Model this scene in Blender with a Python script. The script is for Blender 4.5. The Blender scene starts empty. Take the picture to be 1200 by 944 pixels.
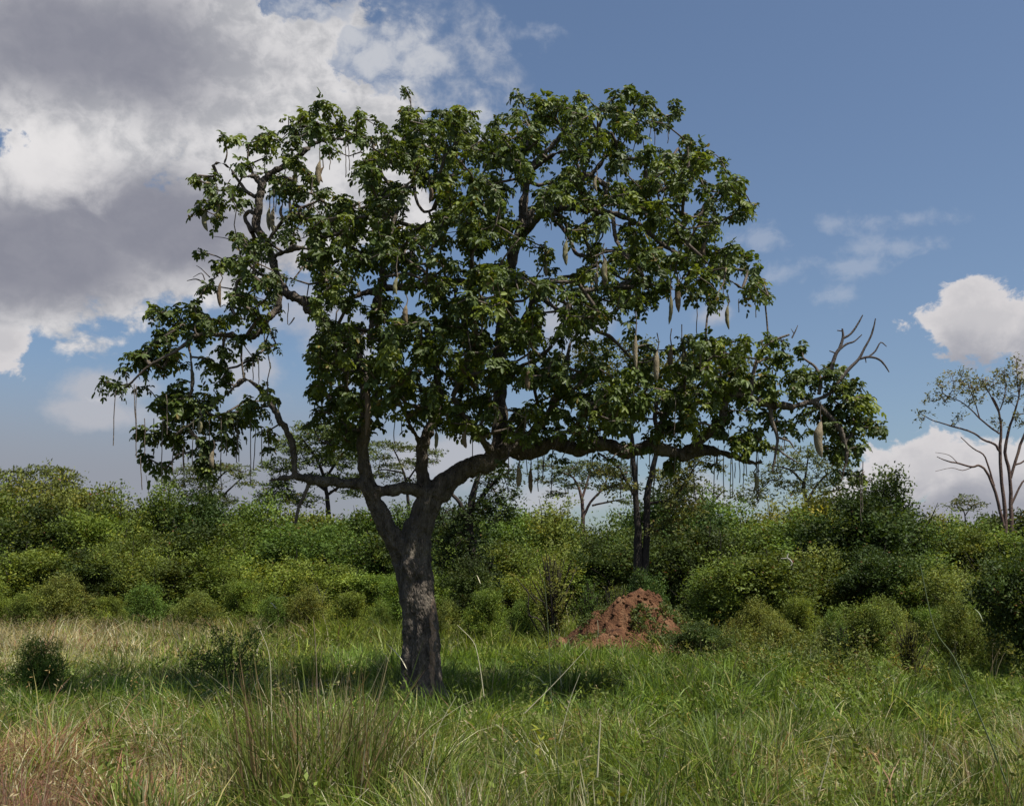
import bpy, math, random
import numpy as np
from mathutils import Vector

rng = np.random.default_rng(11)
random.seed(11)
S = bpy.context.scene
COL = S.collection
TAU = 2 * math.pi

# ------------------------------------------------------------------ camera
F = 1287.0                      # focal length in pixels of the 1200 x 944 photograph
HOR = 690.0                     # row of the horizon
CAMH = 2.0
PITCH = math.atan((HOR - 472.0) / F)
cam_d = bpy.data.cameras.new("camera")
cam_d.sensor_width = 36.0
cam_d.lens = F / 1200.0 * 36.0
cam_d.clip_end = 6000
cam = bpy.data.objects.new("camera", cam_d)
cam.location = (0, 0, CAMH)
cam.rotation_euler = (math.pi / 2 + PITCH, 0, 0)
COL.objects.link(cam)
S.camera = cam
S.render.resolution_x, S.render.resolution_y = 1024, 805


def ray(px, py):
    u = (px - 600.0) / F
    v = (472.0 - py) / F
    return u, math.cos(PITCH) - v * math.sin(PITCH), math.sin(PITCH) + v * math.cos(PITCH)


def at(px, py, Y):
    x, y, z = ray(px, py)
    k = Y / y
    return np.array((x * k, Y, CAMH + z * k))


def at_many(px, py, Y):
    u = (np.asarray(px) - 600.0) / F
    v = (472.0 - np.asarray(py)) / F
    y = math.cos(PITCH) - v * math.sin(PITCH)
    z = math.sin(PITCH) + v * math.cos(PITCH)
    k = Y / y
    return np.stack((u * k, np.broadcast_to(Y, k.shape), CAMH + z * k), -1)


def ground_z(x, y):
    x = np.asarray(x, float); y = np.asarray(y, float)
    w = np.clip((y - 4) / 10, 0, 1)
    return w * (0.07 * np.sin(x * 0.31 + 1.0) * np.cos(y * 0.23) + 0.04 * np.sin(x * 0.83 + y * 0.61)
                + 0.03 * np.sin(1.7 * x - 0.9 * y + 2))


def gx(px, Y):
    return (px - 600.0) / F * Y * 1.0 / (math.cos(PITCH) - (472 - 720) / F * math.sin(PITCH))


# ------------------------------------------------------------------ helpers
def tag(o, label=None, cat=None, group=None, kind=None):
    if label: o["label"] = label
    if cat: o["category"] = cat
    if group: o["group"] = group
    if kind: o["kind"] = kind
    return o


def empty(name, loc):
    o = bpy.data.objects.new(name, None)
    o.empty_display_size = 0.2
    o.location = loc
    COL.objects.link(o)
    return o


def mesh_np(name, verts, faces, mat, parent=None, tint=None, smooth=False, origin=None):
    """verts (N,3) world coordinates; faces (M,k) integer array or a list of such arrays"""
    verts = np.asarray(verts, np.float32)
    if origin is not None:
        verts = verts - np.asarray(origin, np.float32)
    if not isinstance(faces, (list, tuple)):
        faces = [faces]
    faces = [np.asarray(f, np.int32) for f in faces if len(f)]
    me = bpy.data.meshes.new(name)
    me.vertices.add(len(verts))
    me.vertices.foreach_set("co", verts.ravel())
    nl = sum(f.size for f in faces)
    me.loops.add(nl)
    me.loops.foreach_set("vertex_index", np.concatenate([f.ravel() for f in faces]))
    tot = np.concatenate([np.full(len(f), f.shape[1], np.int32) for f in faces])
    st = np.concatenate(([0], np.cumsum(tot)[:-1])).astype(np.int32)
    me.polygons.add(len(tot))
    me.polygons.foreach_set("loop_start", st)
    try:
        me.polygons.foreach_set("loop_total", tot)
    except Exception:
        pass
    if smooth:
        me.polygons.foreach_set("use_smooth", np.ones(len(tot), bool))
    if tint is not None:
        a = me.attributes.new("tint", "FLOAT_COLOR", "POINT")
        c = np.ones((len(verts), 4), np.float32)
        c[:, :3] = tint
        a.data.foreach_set("color", c.ravel())
    me.update(calc_edges=True)
    me.materials.append(mat)
    o = bpy.data.objects.new(name, me)
    COL.objects.link(o)
    if parent is not None:
        o.parent = parent
    return o


def norm(v):
    return v / np.maximum(np.linalg.norm(v, axis=-1, keepdims=True), 1e-9)


def rand_dirs(n, up=0.0):
    v = rng.normal(size=(n, 3))
    v = norm(v)
    v[:, 2] += up
    return norm(v)


def vnoise(x, y, scale, seed=0):
    """smooth value noise in 0..1"""
    r = np.random.default_rng(1000 + seed)
    g = r.random((64, 64))
    x = np.asarray(x) / scale + 17.3; y = np.asarray(y) / scale + 9.1
    xi = np.floor(x).astype(int); yi = np.floor(y).astype(int)
    fx = x - xi; fy = y - yi
    fx = fx * fx * (3 - 2 * fx); fy = fy * fy * (3 - 2 * fy)
    a = g[xi % 64, yi % 64]; b = g[(xi + 1) % 64, yi % 64]
    c = g[xi % 64, (yi + 1) % 64]; d = g[(xi + 1) % 64, (yi + 1) % 64]
    return (a * (1 - fx) + b * fx) * (1 - fy) + (c * (1 - fx) + d * fx) * fy


def leaflets(p, d, n, L, W, tip=0.5):
    """folded pointed leaves: p base, d direction, n normal -> verts, quads (6 verts, 2 quads each)"""
    d = norm(d)
    s = norm(np.cross(d, n))
    n = np.cross(s, d)
    L = np.asarray(L)[:, None]; W = np.asarray(W)[:, None]
    fold = 0.18 * W
    v0 = p
    v1 = p + d * L * 0.33 + s * W * 0.5 + n * fold
    v2 = p + d * L * 0.78 + s * W * 0.42 + n * fold * 0.6 - n * L * 0.06
    v3 = p + d * L - n * L * 0.14
    v4 = p + d * L * 0.78 - s * W * 0.42 + n * fold * 0.6 - n * L * 0.06
    v5 = p + d * L * 0.3 - s * W * 0.5 + n * fold
    V = np.stack((v0, v1, v2, v3, v4, v5), 1)
    N = len(p)
    b = (np.arange(N) * 6)[:, None]
    q = np.concatenate((b + np.array([0, 1, 2, 3]), b + np.array([0, 3, 4, 5])), 0)
    return V.reshape(-1, 3), q


def cards(p, d, n, L, W):
    """small diamond leaves, one quad each"""
    d = norm(d); s = norm(np.cross(d, n))
    L = np.asarray(L)[:, None]; W = np.asarray(W)[:, None]
    V = np.stack((p, p + d * L * 0.45 + s * W * 0.5, p + d * L, p + d * L * 0.45 - s * W * 0.5), 1)
    q = (np.arange(len(p)) * 4)[:, None] + np.arange(4)
    return V.reshape(-1, 3), q


def tube(pts, rad, sides=8, wob=0.0, cap=True):
    pts = np.asarray(pts, float); rad = np.asarray(rad, float)
    n = len(pts)
    t = np.gradient(pts, axis=0)
    t = norm(t)
    a = np.array((0, 1.0, 0)) if abs(t[0][1]) < 0.9 else np.array((1.0, 0, 0))
    V = []
    for i in range(n):
        u = a - t[i] * np.dot(a, t[i]); u /= np.linalg.norm(u) + 1e-9
        a = u
        w = np.cross(t[i], u)
        ang = np.arange(sides) / sides * TAU
        rr = rad[i] * (1 + wob * rng.normal(size=sides))
        V.append(pts[i] + (np.cos(ang) * rr)[:, None] * u + (np.sin(ang) * rr)[:, None] * w)
    V = np.concatenate(V)
    k = np.arange(sides)
    fq = []
    for i in range(n - 1):
        fq.append(np.stack((i * sides + k, i * sides + (k + 1) % sides, (i + 1) * sides + (k + 1) % sides, (i + 1) * sides + k), 1))
    return V, np.concatenate(fq)


class Acc:
    """collects quads"""
    def __init__(self): self.v = []; self.f = []; self.t = []; self.n = 0
    def add(self, v, f, t=None):
        self.v.append(v); self.f.append(np.asarray(f) + self.n); self.n += len(v)
        if t is not None: self.t.append(np.broadcast_to(t, (len(v), 3)))
    def build(self, name, mat, parent=None, smooth=False, origin=None):
        if not self.v: return None
        return mesh_np(name, np.concatenate(self.v), np.concatenate(self.f), mat, parent,
                       np.concatenate(self.t) if self.t else None, smooth, origin)


def smooth_path(pts, sub=4):
    """Catmull-Rom through rows of pts (any number of columns)"""
    p = np.asarray(pts, float)
    if len(p) < 3:
        t = np.linspace(0, 1, sub + 1)[:, None]
        return p[0] * (1 - t) + p[-1] * t
    q = np.vstack((2 * p[0] - p[1], p, 2 * p[-1] - p[-2]))
    out = []
    for i in range(1, len(q) - 2):
        for k in range(sub):
            t = k / sub
            a, b, c, d = q[i - 1], q[i], q[i + 1], q[i + 2]
            out.append(0.5 * (2 * b + (c - a) * t + (2 * a - 5 * b + 4 * c - d) * t * t + (3 * b - a - 3 * c + d) * t ** 3))
    out.append(p[-1])
    return np.array(out)


def grow_twigs(nodes, tips, r_tip, r_max, power=0.42, sag=0.0):
    """joins every tip to the nearest point of the growing skeleton; returns a tube mesh accumulator"""
    nodes = [np.asarray(n) for n in nodes]
    n0 = len(nodes)
    P = np.zeros((n0 + len(tips) * 6, 3)); P[:n0] = nodes
    par = -np.ones(len(P), int); cnt = np.zeros(len(P)); m = n0
    d0 = np.min(np.linalg.norm(tips[:, None, :] - np.asarray(nodes)[None], axis=2), axis=1)
    for i in np.argsort(d0):
        tp = tips[i]
        D = P[:m] - tp
        dist = np.linalg.norm(D, axis=1) + 0.35 * np.maximum(D[:, 2], 0)
        j = int(np.argmin(dist))
        L = np.linalg.norm(P[j] - tp)
        k = int(min(5, max(1, round(L / 0.3))))
        prev = j
        for q in range(1, k + 1):
            t = q / k
            x = P[j] * (1 - t) + tp * t
            if q < k:
                x = x + rng.normal(size=3) * 0.09 * L * (1 - abs(2 * t - 1)) + np.array((0, 0, -sag * L * t * (1 - t)))
            P[m] = x; par[m] = prev; prev = m; m += 1
        c = prev
        while c >= n0:
            cnt[c] += 1; c = par[c]
    acc = Acc()
    done = np.zeros(m, bool)
    kids = {}
    for c in range(n0, m):
        kids.setdefault(par[c], []).append(c)
    R = np.minimum(r_tip * np.maximum(cnt[:m], 1) ** power, r_max)
    for c in range(m - 1, n0 - 1, -1):
        pass
    # chains
    for c in range(n0, m):
        if done[c]: continue
        chain = [par[c], c]; done[c] = True
        x = c
        while True:
            ks = [k for k in kids.get(x, []) if not done[k]]
            if not ks: break
            x = max(ks, key=lambda k: cnt[k]); done[x] = True; chain.append(x)
        pts = P[chain]; rad = R[chain].copy(); rad[0] = rad[1]
        acc.add(*tube(pts, rad, 5))
    return acc


# ------------------------------------------------------------------ materials
def new_mat(name):
    m = bpy.data.materials.new(name)
    m.use_nodes = True
    nt = m.node_tree
    for n in list(nt.nodes): nt.nodes.remove(n)
    out = nt.nodes.new("ShaderNodeOutputMaterial")
    return m, nt, out


def leaf_mat(name, rough=0.45, spec=0.4, transl=0.3, warm=(1.25, 1.2, 0.55)):
    m, nt, out = new_mat(name)
    N = nt.nodes; Lk = nt.links
    at_ = N.new("ShaderNodeAttribute"); at_.attribute_name = "tint"
    nz = N.new("ShaderNodeTexNoise"); nz.inputs["Scale"].default_value = 9.0
    tc = N.new("ShaderNodeTexCoord"); Lk.new(tc.outputs["Object"], nz.inputs["Vector"])
    hs = N.new("ShaderNodeHueSaturation")
    mr = N.new("ShaderNodeMapRange"); mr.inputs[3].default_value = 0.8; mr.inputs[4].default_value = 1.2
    Lk.new(nz.outputs["Fac"], mr.inputs[0]); Lk.new(mr.outputs[0], hs.inputs["Value"])
    Lk.new(at_.outputs["Color"], hs.inputs["Color"])
    oi = N.new("ShaderNodeObjectInfo")
    mh = N.new("ShaderNodeMapRange"); mh.inputs[3].default_value = 0.478; mh.inputs[4].default_value = 0.512
    Lk.new(oi.outputs["Random"], mh.inputs[0]); Lk.new(mh.outputs[0], hs.inputs["Hue"])
    b = N.new("ShaderNodeBsdfPrincipled")
    b.inputs["Roughness"].default_value = rough
    b.inputs["Specular IOR Level"].default_value = spec
    Lk.new(hs.outputs["Color"], b.inputs["Base Color"])
    tr = N.new("ShaderNodeBsdfTranslucent")
    mm = N.new("ShaderNodeMix"); mm.data_type = 'RGBA'; mm.blend_type = 'MULTIPLY'; mm.inputs[0].default_value = 1
    mm.inputs[7].default_value = (*warm, 1)
    Lk.new(hs.outputs["Color"], mm.inputs[6]); Lk.new(mm.outputs[2], tr.inputs["Color"])
    mx = N.new("ShaderNodeMixShader"); mx.inputs[0].default_value = transl
    Lk.new(b.outputs[0], mx.inputs[1]); Lk.new(tr.outputs[0], mx.inputs[2]); Lk.new(mx.outputs[0], out.inputs["Surface"])
    return m


def bark_mat(name, c1, c2, scale=6.0, bump=0.6, tan_strip=False):
    m, nt, out = new_mat(name)
    N = nt.nodes; Lk = nt.links
    tc = N.new("ShaderNodeTexCoord")
    mp = N.new("ShaderNodeMapping"); mp.inputs["Scale"].default_value = (1, 1, 0.42)
    Lk.new(tc.outputs["Object"], mp.inputs["Vector"])
    n1 = N.new("ShaderNodeTexNoise"); n1.inputs["Scale"].default_value = scale; n1.inputs["Detail"].default_value = 8
    n1.inputs["Roughness"].default_value = 0.7
    Lk.new(mp.outputs[0], n1.inputs["Vector"])
    vo = N.new("ShaderNodeTexVoronoi"); vo.inputs["Scale"].default_value = scale * 2.6; vo.feature = 'DISTANCE_TO_EDGE'
    Lk.new(mp.outputs[0], vo.inputs["Vector"])
    n2 = N.new("ShaderNodeTexNoise"); n2.inputs["Scale"].default_value = 1.3; n2.inputs["Detail"].default_value = 4
    Lk.new(tc.outputs["Object"], n2.inputs["Vector"])
    r = N.new("ShaderNodeValToRGB")
    r.color_ramp.elements[0].position = 0.32; r.color_ramp.elements[0].color = (*c1, 1)
    r.color_ramp.elements[1].position = 0.68; r.color_ramp.elements[1].color = (*c2, 1)
    Lk.new(n1.outputs["Fac"], r.inputs[0])
    mx = N.new("ShaderNodeMix"); mx.data_type = 'RGBA'; mx.blend_type = 'MIX'
    r2 = N.new("ShaderNodeMapRange"); r2.inputs[1].default_value = 0.52; r2.inputs[2].default_value = 0.72; r2.inputs[4].default_value = 0.55
    Lk.new(n2.outputs["Fac"], r2.inputs[0]); Lk.new(r2.outputs[0], mx.inputs[0])
    Lk.new(r.outputs[0], mx.inputs[6])
    mx.inputs[7].default_value = (c2[0] * 1.25, c2[1] * 1.3, c2[2] * 1.2, 1)      # lichen patches
    col = mx.outputs[2]
    if tan_strip:   # a lighter tan strip running up the right front of the trunk
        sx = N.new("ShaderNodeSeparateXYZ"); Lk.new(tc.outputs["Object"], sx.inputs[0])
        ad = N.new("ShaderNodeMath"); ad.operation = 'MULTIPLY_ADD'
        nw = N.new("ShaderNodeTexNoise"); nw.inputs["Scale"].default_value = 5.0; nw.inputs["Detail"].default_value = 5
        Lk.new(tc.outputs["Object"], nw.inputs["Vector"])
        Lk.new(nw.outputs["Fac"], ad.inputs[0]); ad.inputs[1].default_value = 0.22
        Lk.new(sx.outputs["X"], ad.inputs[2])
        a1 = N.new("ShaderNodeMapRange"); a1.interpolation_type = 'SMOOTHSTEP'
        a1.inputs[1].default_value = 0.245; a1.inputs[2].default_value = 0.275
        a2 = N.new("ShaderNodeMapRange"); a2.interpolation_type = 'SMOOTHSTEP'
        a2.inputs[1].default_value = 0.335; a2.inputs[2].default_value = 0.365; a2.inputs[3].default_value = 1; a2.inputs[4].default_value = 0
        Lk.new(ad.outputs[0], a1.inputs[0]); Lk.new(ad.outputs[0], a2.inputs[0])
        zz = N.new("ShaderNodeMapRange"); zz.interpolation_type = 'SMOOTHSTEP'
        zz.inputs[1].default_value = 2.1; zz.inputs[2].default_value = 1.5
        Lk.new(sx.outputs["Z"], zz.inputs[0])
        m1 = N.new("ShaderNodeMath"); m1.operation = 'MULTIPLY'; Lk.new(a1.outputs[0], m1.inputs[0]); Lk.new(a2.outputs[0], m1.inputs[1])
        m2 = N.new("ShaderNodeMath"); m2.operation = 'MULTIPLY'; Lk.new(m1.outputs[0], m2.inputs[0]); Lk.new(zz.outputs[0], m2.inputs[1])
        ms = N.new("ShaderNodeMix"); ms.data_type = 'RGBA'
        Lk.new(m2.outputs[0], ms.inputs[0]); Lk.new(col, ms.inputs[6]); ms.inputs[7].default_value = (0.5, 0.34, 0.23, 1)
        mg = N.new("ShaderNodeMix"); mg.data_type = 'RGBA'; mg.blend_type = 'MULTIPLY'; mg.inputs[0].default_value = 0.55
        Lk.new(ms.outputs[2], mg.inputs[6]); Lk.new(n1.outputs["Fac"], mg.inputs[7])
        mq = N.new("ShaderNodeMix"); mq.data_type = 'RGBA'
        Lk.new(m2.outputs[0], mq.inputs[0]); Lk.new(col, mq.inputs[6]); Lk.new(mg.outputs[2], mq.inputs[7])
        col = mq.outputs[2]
    b = N.new("ShaderNodeBsdfPrincipled"); b.inputs["Roughness"].default_value = 0.9
    b.inputs["Specular IOR Level"].default_value = 0.15
    Lk.new(col, b.inputs["Base Color"])
    sm = N.new("ShaderNodeMath"); sm.operation = 'MULTIPLY_ADD'; Lk.new(vo.outputs["Distance"], sm.inputs[0]); sm.inputs[1].default_value = 0.8
    Lk.new(n1.outputs["Fac"], sm.inputs[2])
    bp = N.new("ShaderNodeBump"); bp.inputs["Strength"].default_value = bump; bp.inputs["Distance"].default_value = 0.09
    Lk.new(sm.outputs[0], bp.inputs["Height"]); Lk.new(bp.outputs[0], b.inputs["Normal"])
    Lk.new(b.outputs[0], out.inputs["Surface"])
    return m


def earth_mat(name, stops, scale, bump):
    m, nt, out = new_mat(name)
    N = nt.nodes; Lk = nt.links
    tc = N.new("ShaderNodeTexCoord")
    n1 = N.new("ShaderNodeTexNoise"); n1.inputs["Scale"].default_value = scale; n1.inputs["Detail"].default_value = 9
    n1.inputs["Roughness"].default_value = 0.68
    Lk.new(tc.outputs["Object"], n1.inputs["Vector"])
    r = N.new("ShaderNodeValToRGB")
    while len(r.color_ramp.elements) < len(stops): r.color_ramp.elements.new(0.5)
    for e, (p, c) in zip(r.color_ramp.elements, stops): e.position = p; e.color = (*c, 1)
    Lk.new(n1.outputs["Fac"], r.inputs[0])
    b = N.new("ShaderNodeBsdfPrincipled"); b.inputs["Roughness"].default_value = 0.95; b.inputs["Specular IOR Level"].default_value = 0.1
    Lk.new(r.outputs[0], b.inputs["Base Color"])
    n2 = N.new("ShaderNodeTexNoise"); n2.inputs["Scale"].default_value = scale * 9; n2.inputs["Detail"].default_value = 6
    Lk.new(tc.outputs["Object"], n2.inputs["Vector"])
    bp = N.new("ShaderNodeBump"); bp.inputs["Strength"].default_value = 0.8; bp.inputs["Distance"].default_value = bump
    Lk.new(n2.outputs["Fac"], bp.inputs["Height"]); Lk.new(bp.outputs[0], b.inputs["Normal"])
    Lk.new(b.outputs[0], out.inputs["Surface"])
    return m


M_LEAF = leaf_mat("glossy_leaf", 0.5, 0.32, 0.34)
M_BUSH = leaf_mat("bush_leaf", 0.6, 0.2, 0.28)
M_GRASS = leaf_mat("grass_blade", 0.5, 0.28, 0.42, (1.15, 1.1, 0.7))
M_BARK = bark_mat("grey_bark", (0.04, 0.033, 0.027), (0.19, 0.16, 0.13), 9.0, 1.0, tan_strip=True)
M_TWIG = bark_mat("twig_bark", (0.07, 0.055, 0.045), (0.17, 0.14, 0.115), 9.0, 0.4)
M_DARKBARK = bark_mat("dark_bark", (0.018, 0.015, 0.013), (0.055, 0.045, 0.038), 8.0, 0.6)
M_REDBARK = bark_mat("reddish_bark", (0.06, 0.04, 0.034), (0.17, 0.115, 0.095), 8.0, 0.5)
M_DEAD = bark_mat("dead_wood", (0.05, 0.042, 0.04), (0.13, 0.11, 0.1), 12.0, 0.3)
M_FRUIT = bark_mat("grey_brown_fruit", (0.15, 0.12, 0.075), (0.30, 0.25, 0.17), 14.0, 0.25)
M_PALE = bark_mat("peeled_wood", (0.28, 0.26, 0.22), (0.48, 0.45, 0.4), 20.0, 0.2)
M_REDWOOD = bark_mat("red_inner_bark", (0.11, 0.04, 0.028), (0.18, 0.065, 0.045), 20.0, 0.2)
M_MOUND = earth_mat("red_termite_earth", [(0.3, (0.04, 0.021, 0.015)), (0.5, (0.125, 0.06, 0.031)), (0.7, (0.225, 0.13, 0.072))], 2.2, 0.12)
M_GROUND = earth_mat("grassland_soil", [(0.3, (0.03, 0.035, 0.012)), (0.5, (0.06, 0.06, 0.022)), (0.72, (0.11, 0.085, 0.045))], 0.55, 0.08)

# ------------------------------------------------------------------ ground
def stretched(a, b, n, k):
    t = np.linspace(-1, 1, n)
    s = np.sinh(t * k) / math.sinh(k)
    return np.where(s < 0, -s * a, s * b)


xs = stretched(-3000, 3000, 170, 6.5)
ys = stretched(-600, 4500, 190, 6.5) + 18
XX, YY = np.meshgrid(xs, ys)
ZZ = ground_z(XX, YY)
nx, ny = len(xs), len(ys)
gi = (np.arange(ny - 1)[:, None] * nx + np.arange(nx - 1)[None]).ravel()
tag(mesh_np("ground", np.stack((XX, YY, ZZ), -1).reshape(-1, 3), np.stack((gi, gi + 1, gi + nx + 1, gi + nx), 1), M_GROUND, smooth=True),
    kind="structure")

# ------------------------------------------------------------------ the big sausage tree
TY = 20.0
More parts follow.
